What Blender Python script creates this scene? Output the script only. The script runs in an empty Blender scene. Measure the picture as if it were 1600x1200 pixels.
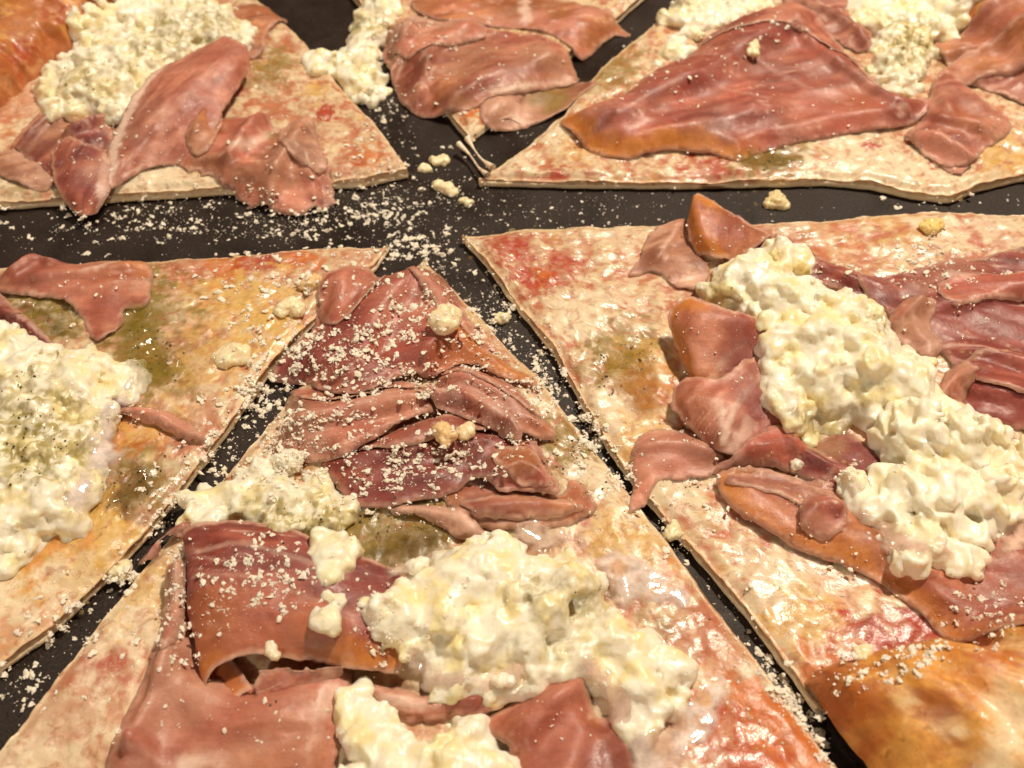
import bpy, bmesh, math, random
import numpy as np
from mathutils import Vector, Matrix
from mathutils.geometry import delaunay_2d_cdt

random.seed(7)
rng = np.random.default_rng(11)
SC = bpy.context.scene
COL = SC.collection
MM = 0.001

# ------------------------------------------------------------------ camera
HFOV = math.radians(50.0)
PITCH = math.radians(51.0)
CAM_H = 185.0                                   # mm above the tray
F = 800.0 / math.tan(HFOV / 2)


def ray_xy(x, y):
    u = (np.asarray(x, float) - 800.0) / F
    v = -(np.asarray(y, float) - 600.0) / F
    return u, math.cos(PITCH) + v * math.sin(PITCH), -math.sin(PITCH) + v * math.cos(PITCH)


def _unp(x, y, z):
    dx, dy, dz = ray_xy(x, y)
    t = (np.asarray(z, float) - CAM_H) / dz
    return dx * t, dy * t


_c = _unp(685, 325, 0.0)
CX0, CY0 = float(_c[0]), float(_c[1])           # the pizza's centre becomes the origin


def W(x, y, z=0.0):
    """point of the place (mm) that lies at height z where the photograph shows (x, y)"""
    a, b = _unp(x, y, z)
    return a - CX0, b - CY0


def WP(pts, z=0.0):
    p = np.array(pts, float)
    x, y = W(p[:, 0], p[:, 1], z)
    return np.stack([x, y], 1)


cam_d = bpy.data.cameras.new('camera')
cam = bpy.data.objects.new('camera', cam_d)
COL.objects.link(cam)
cam.location = (-CX0 * MM, -CY0 * MM, CAM_H * MM)
cam.rotation_euler = (math.pi / 2 - PITCH, 0, 0)
cam_d.sensor_width = 36.0
cam_d.angle = HFOV
cam_d.clip_start = 0.005
cam_d.clip_end = 20.0
cam_d.dof.use_dof = True
cam_d.dof.focus_distance = 0.222
cam_d.dof.aperture_fstop = 22.0
SC.camera = cam

# ------------------------------------------------------------------ light (a dim restaurant: warm bulbs over the table, plus an added fill in front)
world = bpy.data.worlds.new('World')
SC.world = world
world.use_nodes = True
world.node_tree.nodes['Background'].inputs[0].default_value = (1.0, 0.84, 0.68, 1)
world.node_tree.nodes['Background'].inputs[1].default_value = 0.03


def lamp(name, loc, power, radius, color=(1.0, 0.85, 0.67)):
    d = bpy.data.lights.new(name, 'AREA')
    d.shape = 'DISK'
    d.size = radius * 2
    d.energy = power
    d.color = color
    o = bpy.data.objects.new(name, d)
    COL.objects.link(o)
    o.location = loc
    o.rotation_euler = (Vector((0, -0.02, 0)) - Vector(loc)).to_track_quat('-Z', 'Y').to_euler()
    return o


lamp('bulb_or_fill_light', (0.30, 0.26, 0.80), 11.5, 0.03)
lamp('bulb_or_fill_light', (-0.42, 0.40, 0.90), 1.6, 0.03)
lamp('bulb_or_fill_light', (-0.18, -0.72, 0.42), 2.0, 0.03)  # unseen fill light, added low in front to brighten the near slice walls
SC.view_settings.view_transform = 'Standard'
SC.view_settings.look = 'None'
SC.view_settings.exposure = -0.22
SC.view_settings.gamma = 1.0
SC.view_settings.use_curve_mapping = False
SC.cycles.use_denoising = True
SC.cycles.use_adaptive_sampling = True
SC.cycles.adaptive_threshold = 0.025
SC.cycles.max_bounces = 8
SC.cycles.transparent_max_bounces = 12
SC.cycles.transmission_bounces = 4
SC.cycles.caustics_reflective = False
SC.cycles.caustics_refractive = False
SC.cycles.sample_clamp_indirect = 4.0


# ------------------------------------------------------------------ numeric helpers
def lin(r, g, b):
    c = np.array([r, g, b], float) / 255.0
    return np.where(c <= 0.04045, c / 12.92, ((c + 0.055) / 1.055) ** 2.4)


def sstep(a, b, x):
    t = np.clip((x - a) / (b - a), 0, 1)
    return t * t * (3 - 2 * t)


_PERM = np.random.default_rng(5).permutation(512).astype(np.int64)
_GRAD = np.random.default_rng(6).normal(size=(512, 3))
_GRAD /= np.linalg.norm(_GRAD, axis=1)[:, None]


def perlin(p):
    """gradient noise of (n,3) points, about -1..1"""
    i = np.floor(p).astype(np.int64)
    f = p - i
    w = f * f * f * (f * (f * 6 - 15) + 10)
    r = 0
    for dx in (0, 1):
        for dy in (0, 1):
            for dz in (0, 1):
                h = _PERM[(i[:, 0] + dx) & 511]
                h = _PERM[(h + i[:, 1] + dy) & 511]
                h = _PERM[(h + i[:, 2] + dz) & 511]
                g = _GRAD[h]
                d = g[:, 0] * (f[:, 0] - dx) + g[:, 1] * (f[:, 1] - dy) + g[:, 2] * (f[:, 2] - dz)
                wx = w[:, 0] if dx else 1 - w[:, 0]
                wy = w[:, 1] if dy else 1 - w[:, 1]
                wz = w[:, 2] if dz else 1 - w[:, 2]
                r = r + d * wx * wy * wz
    return r * 1.6


def fbm(p, scale, octaves=3, seed=0.0, gain=0.5):
    p = np.asarray(p, float)
    if p.shape[1] == 2:
        p = np.concatenate([p, np.zeros((len(p), 1))], 1)
    p = p / scale + seed * np.array([17.31, 9.17, 5.77]) + 100.0
    r, a = 0, 1.0
    for _ in range(octaves):
        r = r + a * perlin(p)
        p = p * 2.03 + 3.1
        a *= gain
    return r


def catmull(P, n, closed=False):
    """n points along a smooth curve through the rows of P, evenly by length"""
    P = np.asarray(P, float)
    if closed:
        Q = np.concatenate([P[-1:], P, P[:2]])
    else:
        Q = np.concatenate([2 * P[:1] - P[1:2], P, 2 * P[-1:] - P[-2:-1]])
    out = []
    for k in range(1, len(Q) - 2):
        t = np.linspace(0, 1, 14, endpoint=False)[:, None]
        a, b, c, d = Q[k - 1], Q[k], Q[k + 1], Q[k + 2]
        out.append(0.5 * (2 * b + (c - a) * t + (2 * a - 5 * b + 4 * c - d) * t ** 2 + (3 * b - a - 3 * c + d) * t ** 3))
    out.append(Q[-2][None])
    C = np.concatenate(out)
    s = np.concatenate([[0], np.cumsum(np.linalg.norm(np.diff(C, axis=0), axis=1))])
    q = np.linspace(0, s[-1], n, endpoint=not closed)
    return np.stack([np.interp(q, s, C[:, k]) for k in range(C.shape[1])], 1)


def resample(P, n):
    P = np.asarray(P, float)
    s = np.concatenate([[0], np.cumsum(np.linalg.norm(np.diff(P, axis=0), axis=1))])
    q = np.linspace(0, s[-1], n)
    return np.stack([np.interp(q, s, P[:, k]) for k in range(P.shape[1])], 1)


def inside(pts, poly):
    x, y = pts[:, 0], pts[:, 1]
    r = np.zeros(len(pts), bool)
    j = len(poly) - 1
    for i in range(len(poly)):
        xi, yi = poly[i]
        xj, yj = poly[j]
        if yi != yj:
            r ^= ((yi > y) != (yj > y)) & (x < (xj - xi) * (y - yi) / (yj - yi) + xi)
        j = i
    return r


def dist_points(p, q):
    r = np.full(len(p), 1e9)
    for k in range(0, len(p), 4000):
        d = p[k:k + 4000, None, :2] - q[None, :, :2]
        r[k:k + 4000] = np.sqrt((d ** 2).sum(2).min(1))
    return r


def dist_line(p, line):
    """distance of points to a polyline and the side (+ left of its direction)"""
    best = np.full(len(p), 1e9)
    side = np.zeros(len(p))
    for a, b in zip(line[:-1], line[1:]):
        ab = b - a
        t = np.clip(((p - a) @ ab) / max(ab @ ab, 1e-9), 0, 1)
        d = p - (a + t[:, None] * ab)
        dd = np.sqrt((d ** 2).sum(1))
        m = dd < best
        best[m] = dd[m]
        side[m] = np.sign(ab[0] * d[m, 1] - ab[1] * d[m, 0])
    return best, side


# ------------------------------------------------------------------ height of what has been laid down so far (mm)
HX0, HX1, HY0, HY1, HR = -185.0, 185.0, -160.0, 175.0, 0.5
HNX, HNY = int((HX1 - HX0) / HR), int((HY1 - HY0) / HR)
HM = np.zeros((HNY, HNX))
HID = np.zeros((HNY, HNX), int)
SURF = ['on the bare dark tray between the pizza slices']


def hidx(xy):
    ix = np.clip(((xy[:, 0] - HX0) / HR).astype(int), 0, HNX - 1)
    iy = np.clip(((xy[:, 1] - HY0) / HR).astype(int), 0, HNY - 1)
    return iy, ix


def hget(xy, m=None):
    iy, ix = hidx(xy)
    return (HM if m is None else m)[iy, ix]


def box_blur(a, k):
    if k < 1:
        return a
    for ax in (0, 1):
        p = np.pad(a, [(k + 1, k) if q == ax else (0, 0) for q in (0, 1)], mode='edge')
        c = np.cumsum(p, axis=ax)
        if ax == 0:
            a = (c[2 * k + 1:] - c[:-2 * k - 1]) / (2 * k + 1)
        else:
            a = (c[:, 2 * k + 1:] - c[:, :-2 * k - 1]) / (2 * k + 1)
    return a


def hput(v, surf, faces=None):
    """lay a surface (points in mm) on the height map"""
    pts = v
    if faces is not None and len(faces):
        f = np.asarray(faces)
        pts = np.concatenate([v, v[f].mean(1)] + [0.5 * (v[f[:, k]] + v[f[:, (k + 1) % f.shape[1]]]) for k in range(f.shape[1])])
    tmp = np.full((HNY, HNX), -1.0)
    ok = (pts[:, 0] > HX0) & (pts[:, 0] < HX1) & (pts[:, 1] > HY0) & (pts[:, 1] < HY1)
    iy, ix = hidx(pts[ok])
    np.maximum.at(tmp, (iy, ix), pts[ok, 2])
    hole = tmp < 0
    q = tmp.copy()
    for dy in (-1, 0, 1):
        for dx in (-1, 0, 1):
            q = np.maximum(q, np.roll(np.roll(tmp, dy, 0), dx, 1))
    tmp = np.where(hole, q, tmp)
    SURF.append(surf)
    m = tmp > HM
    HM[m] = tmp[m]
    HID[m] = len(SURF) - 1


# ------------------------------------------------------------------ building objects
def link(name, me, parent=None, label=None, cat=None, group=None, kind=None):
    o = bpy.data.objects.new(name, me)
    COL.objects.link(o)
    if parent is not None:
        o.parent = parent
    tag(o, label, cat, group, kind)
    return o


def tag(o, label=None, cat=None, group=None, kind=None):
    if label:
        o['label'] = label
    if cat:
        o['category'] = cat
    if group:
        o['group'] = group
    if kind:
        o['kind'] = kind


def mesh_of(name, v, faces, mat, col=None, smooth=True, extra=None):
    """v in mm; faces an (n,3) or (n,4) array or a list of such arrays"""
    if not isinstance(faces, list):
        faces = [faces]
    faces = [np.asarray(f, np.int32) for f in faces if len(f)]
    me = bpy.data.meshes.new(name)
    me.vertices.add(len(v))
    me.vertices.foreach_set('co', (np.asarray(v, np.float32) * MM).ravel())
    loops = np.concatenate([f.ravel() for f in faces])
    tot = np.concatenate([np.full(len(f), f.shape[1], np.int32) for f in faces])
    start = np.concatenate([[0], np.cumsum(tot)[:-1]]).astype(np.int32)
    me.loops.add(len(loops))
    me.loops.foreach_set('vertex_index', loops.astype(np.int32))
    me.polygons.add(len(tot))
    me.polygons.foreach_set('loop_start', start)
    me.polygons.foreach_set('loop_total', tot)
    me.polygons.foreach_set('use_smooth', np.full(len(tot), smooth))
    me.update(calc_edges=True)
    if col is not None:
        a = me.color_attributes.new('tint', 'FLOAT_COLOR', 'POINT')
        c = np.ones((len(v), 4), np.float32)
        c[:, :3] = np.clip(col, 0, 1)
        a.data.foreach_set('color', c.ravel())
    if extra is not None:
        for k, q in extra.items():
            a = me.attributes.new(k, 'FLOAT', 'POINT')
            a.data.foreach_set('value', np.asarray(q, np.float32))
    me.materials.append(mat)
    me.validate()
    return me


def empty(name, loc, label=None, cat=None, group=None, kind=None):
    o = bpy.data.objects.new(name, None)
    COL.objects.link(o)
    o.empty_display_size = 0.01
    o.location = loc
    tag(o, label, cat, group, kind)
    return o


def quad_grid(n, m, wrap=False):
    i = np.arange(n - 1)[:, None] * m
    j = np.arange(m if wrap else m - 1)[None, :]
    k = (j + 1) % m
    return np.stack([i + j, i + k, i + m + k, i + m + j], 2).reshape(-1, 4)


def vnormals(v, f):
    f = np.asarray(f)
    n = np.zeros_like(v)
    a = np.cross(v[f[:, 1]] - v[f[:, 0]], v[f[:, 2]] - v[f[:, 0]])
    if f.shape[1] == 4:
        a = a + np.cross(v[f[:, 2]] - v[f[:, 0]], v[f[:, 3]] - v[f[:, 0]])
    for k in range(f.shape[1]):
        np.add.at(n, f[:, k], a)
    return n / np.maximum(np.linalg.norm(n, axis=1), 1e-12)[:, None]


# ------------------------------------------------------------------ materials
def mat_new(name):
    m = bpy.data.materials.new(name)
    m.use_nodes = True
    nt = m.node_tree
    return m, nt, nt.nodes['Principled BSDF'], nt.nodes, nt.links


def noise_node(nt, scale, detail=3.0, rough=0.55, dist=0.0, coord='Object'):
    tc = nt.nodes.new('ShaderNodeTexCoord')
    n = nt.nodes.new('ShaderNodeTexNoise')
    n.inputs['Scale'].default_value = scale
    n.inputs['Detail'].default_value = detail
    n.inputs['Roughness'].default_value = rough
    n.inputs['Distortion'].default_value = dist
    nt.links.new(tc.outputs[coord], n.inputs['Vector'])
    return n


def ramp(nt, src, p0, p1, v0, v1):
    r = nt.nodes.new('ShaderNodeMapRange')
    r.inputs[1].default_value, r.inputs[2].default_value = p0, p1
    r.inputs[3].default_value, r.inputs[4].default_value = v0, v1
    nt.links.new(src, r.inputs[0])
    return r.outputs[0]


def tint_mat(name, rough=(0.3, 0.5), bump=((900, 0.35, 0.0003),), sss=0.3, radius=(1.0, 0.4, 0.25), sss_scale=0.0015,
             mottle=(1500, 0.85, 1.12), coat=0.0, spec=0.5, color=None, coat_rough=0.12):
    m, nt, b, N, L = mat_new(name)
    if color is None:
        at = N.new('ShaderNodeAttribute')
        at.attribute_name = 'tint'
        src = at.outputs['Color']
    else:
        c = N.new('ShaderNodeRGB')
        c.outputs[0].default_value = (*color, 1)
        src = c.outputs[0]
    n = noise_node(nt, mottle[0], 4.0, 0.6)
    mul = N.new('ShaderNodeVectorMath')
    mul.operation = 'SCALE'
    L.new(src, mul.inputs[0])
    L.new(ramp(nt, n.outputs['Fac'], 0.3, 0.7, mottle[1], mottle[2]), mul.inputs['Scale'])
    L.new(mul.outputs[0], b.inputs['Base Color'])
    n2 = noise_node(nt, 260, 3.0, 0.6)
    L.new(ramp(nt, n2.outputs['Fac'], 0.3, 0.7, rough[0], rough[1]), b.inputs['Roughness'])
    b.inputs['Specular IOR Level'].default_value = spec
    b.inputs['Subsurface Weight'].default_value = sss
    b.inputs['Subsurface Radius'].default_value = radius
    b.inputs['Subsurface Scale'].default_value = sss_scale
    b.inputs['Coat Weight'].default_value = coat
    b.inputs['Coat Roughness'].default_value = coat_rough
    prev = None
    for sc, st, dist in bump:
        nb = noise_node(nt, sc, 3.0, 0.55)
        bp = N.new('ShaderNodeBump')
        bp.inputs['Strength'].default_value = st
        bp.inputs['Distance'].default_value = dist
        L.new(nb.outputs['Fac'], bp.inputs['Height'])
        if prev is not None:
            L.new(prev, bp.inputs['Normal'])
        prev = bp.outputs['Normal']
    if prev is not None:
        L.new(prev, b.inputs['Normal'])
        L.new(prev, b.inputs['Coat Normal'])
    return m


def ham_material():
    m = tint_mat('cured_ham', rough=(0.36, 0.58), bump=((300, 0.12, 0.0009), (1300, 0.3, 0.0003)), sss=0.3,
                 radius=(1.0, 0.4, 0.28), sss_scale=0.0007, mottle=(900, 0.95, 1.05), coat=0.2, coat_rough=0.17, spec=0.45)
    nt = m.node_tree
    N, L = nt.nodes, nt.links
    b = N['Principled BSDF']
    src = b.inputs['Base Color'].links[0].from_socket
    tc = N.new('ShaderNodeTexCoord')
    prev = src
    for sc, rot, lo, hi, p0, p1 in (((60, 260, 260), 0.5, (0.90, 0.84, 0.86), (1.06, 1.08, 1.08), 0.32, 0.66), ((140, 900, 900), 0.5, (0.94, 0.90, 0.90), (1.05, 1.07, 1.07), 0.35, 0.65), ((480, 420, 420), 0.0, (0.93, 0.90, 0.88), (1.05, 1.07, 1.08), 0.35, 0.68)):
        mp = N.new('ShaderNodeMapping')
        mp.inputs['Scale'].default_value = sc
        mp.inputs['Rotation'].default_value = (0, 0, rot)
        L.new(tc.outputs['Object'], mp.inputs['Vector'])
        n = N.new('ShaderNodeTexNoise')
        n.inputs['Scale'].default_value = 1.0
        n.inputs['Detail'].default_value = 5.0
        n.inputs['Roughness'].default_value = 0.6
        n.inputs['Distortion'].default_value = 0.8
        L.new(mp.outputs[0], n.inputs['Vector'])
        cr = N.new('ShaderNodeMix')
        cr.data_type = 'RGBA'
        cr.inputs[6].default_value = (*lo, 1)
        cr.inputs[7].default_value = (*hi, 1)
        L.new(ramp(nt, n.outputs['Fac'], p0, p1, 0, 1), cr.inputs[0])
        mx = N.new('ShaderNodeVectorMath')
        mx.operation = 'MULTIPLY'
        L.new(prev, mx.inputs[0])
        L.new(cr.outputs[2], mx.inputs[1])
        prev = mx.outputs[0]
    L.new(prev, b.inputs['Base Color'])
    # damp patches glitter: a second, finer relief for the wet film only
    n = noise_node(nt, 2600, 2.0, 0.6)
    bp = N.new('ShaderNodeBump')
    bp.inputs['Distance'].default_value = 0.0004
    pn = noise_node(nt, 90, 3.0, 0.6)
    L.new(ramp(nt, pn.outputs['Fac'], 0.40, 0.62, 0.5, 1.0), bp.inputs['Strength'])
    L.new(n.outputs['Fac'], bp.inputs['Height'])
    L.new(b.inputs['Normal'].links[0].from_socket, bp.inputs['Normal'])
    L.new(bp.outputs['Normal'], b.inputs['Coat Normal'])
    L.new(ramp(nt, pn.outputs['Fac'], 0.44, 0.62, 0.04, 0.65), b.inputs['Coat Weight'])
    at = N.new('ShaderNodeAttribute')
    at.attribute_name = 'thin'
    L.new(ramp(nt, at.outputs['Fac'], 0.0, 1.0, 0.95, 0.5), b.inputs['Alpha'])
    return m


M_HAM = ham_material()
M_CURD = tint_mat('fresh_curd', rough=(0.28, 0.45), bump=((450, 0.25, 0.0006), (1700, 0.3, 0.00022)), sss=0.6,
                  radius=(1.0, 0.82, 0.5), sss_scale=0.0022, mottle=(600, 0.96, 1.03), coat=0.18, coat_rough=0.2)
M_CHEESE = tint_mat('melted_cheese', rough=(0.28, 0.5), bump=((150, 0.10, 0.0014), (1000, 0.3, 0.0004)), sss=0.3,
                    radius=(1.0, 0.5, 0.3), sss_scale=0.0013, mottle=(800, 0.90, 1.08), coat=0.5, coat_rough=0.18)
def oily_patches(m):
    """the wet film covers only part of the surface"""
    nt = m.node_tree
    n = noise_node(nt, 75, 4.0, 0.6, 0.5)
    nt.links.new(ramp(nt, n.outputs['Fac'], 0.45, 0.66, 0.03, 0.6), nt.nodes['Principled BSDF'].inputs['Coat Weight'])


oily_patches(M_CHEESE)


def flecked(m, layers):
    """small crisp flecks of other colours (sauce showing through, toasted spots, curd grains)"""
    nt = m.node_tree
    N, L = nt.nodes, nt.links
    b = N['Principled BSDF']
    prev = b.inputs['Base Color'].links[0].from_socket
    for sc, lo, hi, amount, colr, dist in layers:
        n = noise_node(nt, sc, 5.0, 0.62, dist)
        mx = N.new('ShaderNodeMix')
        mx.data_type = 'RGBA'
        L.new(ramp(nt, n.outputs['Fac'], lo, hi, 0.0, amount), mx.inputs[0])
        L.new(prev, mx.inputs[6])
        mx.inputs[7].default_value = (*lin(*colr), 1)
        prev = mx.outputs[2]
    L.new(prev, b.inputs['Base Color'])


flecked(M_CHEESE, ((150, 0.52, 0.64, 0.3, (228, 208, 178), 0.6), (300, 0.55, 0.62, 0.42, (170, 100, 66), 1.0), (520, 0.60, 0.67, 0.45, (150, 84, 48), 0.5), (420, 0.61, 0.68, 0.4, (236, 220, 190), 0.3)))
M_DOUGH = tint_mat('baked_dough', rough=(0.55, 0.8), bump=((350, 0.5, 0.001), (1600, 0.5, 0.0003)), sss=0.2,
                   radius=(1.0, 0.6, 0.35), sss_scale=0.0015, mottle=(700, 0.85, 1.1))
M_CRUST = tint_mat('blistered_crust', rough=(0.35, 0.6), bump=((160, 0.3, 0.0012), (900, 0.35, 0.0003)), sss=0.15,
                   radius=(1.0, 0.5, 0.25), sss_scale=0.0015, mottle=(420, 0.8, 1.15), coat=0.15)
flecked(M_CRUST, ((130, 0.52, 0.66, 0.5, (168, 92, 40), 0.8), (420, 0.60, 0.70, 0.55, (120, 64, 30), 0.3), (200, 0.56, 0.70, 0.4, (232, 190, 128), 0.5)))
M_CRUMB = tint_mat('grated_hard_cheese', rough=(0.5, 0.75), bump=((1600, 0.6, 0.0003),), sss=0.35, radius=(1.0, 0.8, 0.55),
                   sss_scale=0.0008, mottle=(300, 0.88, 1.05), color=(0.95, 0.84, 0.67))
M_LIQUID = tint_mat('milky_whey', rough=(0.05, 0.12), bump=((200, 0.15, 0.0006),), sss=0.3, radius=(1.0, 0.8, 0.6),
                    sss_scale=0.0015, mottle=(500, 0.95, 1.05), coat=0.5, coat_rough=0.05)
M_HERB = tint_mat('dried_herb', rough=(0.4, 0.6), bump=(), sss=0.0, mottle=(2000, 0.6, 1.4), color=(0.035, 0.038, 0.012))


def tray_material():
    m, nt, b, N, L = mat_new('dark_tray')
    n1 = noise_node(nt, 1800, 4.0, 0.7)
    n2 = noise_node(nt, 60, 4.0, 0.6, 0.6)
    cr = N.new('ShaderNodeValToRGB')
    cr.color_ramp.elements[0].position = 0.35
    cr.color_ramp.elements[0].color = (0.007, 0.0045, 0.0035, 1)
    cr.color_ramp.elements[1].position = 0.75
    cr.color_ramp.elements[1].color = (0.044, 0.027, 0.019, 1)
    L.new(n1.outputs['Fac'], cr.inputs['Fac'])
    mul = N.new('ShaderNodeVectorMath')
    mul.operation = 'SCALE'
    L.new(cr.outputs['Color'], mul.inputs[0])
    L.new(ramp(nt, n2.outputs['Fac'], 0.3, 0.7, 0.75, 1.35), mul.inputs['Scale'])
    n3 = noise_node(nt, 1300, 2.0, 0.5)
    dm = N.new('ShaderNodeMix')
    dm.data_type = 'RGBA'
    L.new(ramp(nt, n3.outputs['Fac'], 0.66, 0.74, 0.0, 0.55), dm.inputs[0])
    L.new(mul.outputs[0], dm.inputs[6])
    dm.inputs[7].default_value = (0.13, 0.095, 0.07, 1)
    L.new(dm.outputs[2], b.inputs['Base Color'])
    L.new(ramp(nt, n2.outputs['Fac'], 0.35, 0.65, 0.28, 0.6), b.inputs['Roughness'])
    b.inputs['Specular IOR Level'].default_value = 0.25
    bp = N.new('ShaderNodeBump')
    bp.inputs['Strength'].default_value = 0.4
    bp.inputs['Distance'].default_value = 0.0003
    L.new(n1.outputs['Fac'], bp.inputs['Height'])
    L.new(bp.outputs['Normal'], b.inputs['Normal'])
    return m


M_TRAY = tray_material()
M_TABLE = tint_mat('white_tablecloth', rough=(0.7, 0.9), bump=((900, 0.3, 0.0005),), sss=0.0, mottle=(80, 0.95, 1.03), color=(0.78, 0.72, 0.66))

# ------------------------------------------------------------------ the table and the dark round tray
TBZ = -9.0
g = np.array([[-900, -900, TBZ], [900, -900, TBZ], [900, 900, TBZ], [-900, 900, TBZ]], float)
o = link('table', mesh_of('table', g, np.array([[0, 1, 2, 3]]), M_TABLE))
tag(o, 'white table top showing past the tray rim', None, None, 'structure')


def lathe(prof, n=160):
    a = np.linspace(0, 2 * math.pi, n, endpoint=False)
    v = np.concatenate([np.stack([r * np.cos(a), r * np.sin(a), np.full(n, z)], 1) for r, z in prof])
    f = quad_grid(len(prof), n, True)
    return v, f


RT = 186.0
v, f = lathe([(0.01, 0), (60, 0), (120, 0), (RT - 8, 0), (RT - 3, 0.6), (RT, 2.0), (RT + 2.5, 2.6), (RT + 3.6, 1.8), (RT + 3.2, 0), (RT - 1, -6.5), (RT - 6, TBZ + 0.3), (0.01, TBZ + 0.3)])
v = v + np.array([24.0, -14.0, 0.0])
link('serving_tray', mesh_of('serving_tray', v, f, M_TRAY), None, 'dark brown round tray under the cut pizza', 'tray')

# ------------------------------------------------------------------ pizza slices
TOP = 3.6            # mm, height of a slice's top


def ang(p):
    return math.atan2(p[1], p[0])


CREAM = lin(214, 188, 150)
WHITE = lin(228, 210, 178)
PINKC = lin(190, 126, 92)
RED = lin(170, 48, 26)
ORNG = lin(200, 106, 36)
OLIVE = lin(138, 114, 48)
YELL = lin(214, 172, 92)
BROWN = lin(132, 76, 40)
BRUSH = dict(red=RED, cream=WHITE, olive=OLIVE, yellow=YELL, orange=ORNG, brown=BROWN, pink=PINKC)


def brushed(col, xy, brush, z, seed, rag=0.55):
    """mix painted patches of colour (sauce, oil, browning, crust highlight and shading) into col"""
    for k, (bx, by, r, kind, s) in enumerate(brush):
        c = np.array(W(bx, by, z))
        near = ((xy - c) ** 2).sum(1) < (2.2 * r) ** 2
        if not near.any():
            continue
        d = np.sqrt(((xy[near] - c) ** 2).sum(1)) / r
        d = d + 0.85 * fbm(xy[near], max(r * 0.42, 1.2), 4, seed + k * 0.37, 0.6)
        w = sstep(1.05, 0.5, d) * s * (0.9 if kind == 'yellow' else 1.0)
        q = BRUSH[kind] if isinstance(kind, str) else kind
        col[near] = col[near] * (1 - w[:, None]) + q * w[:, None]
    return col


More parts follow.
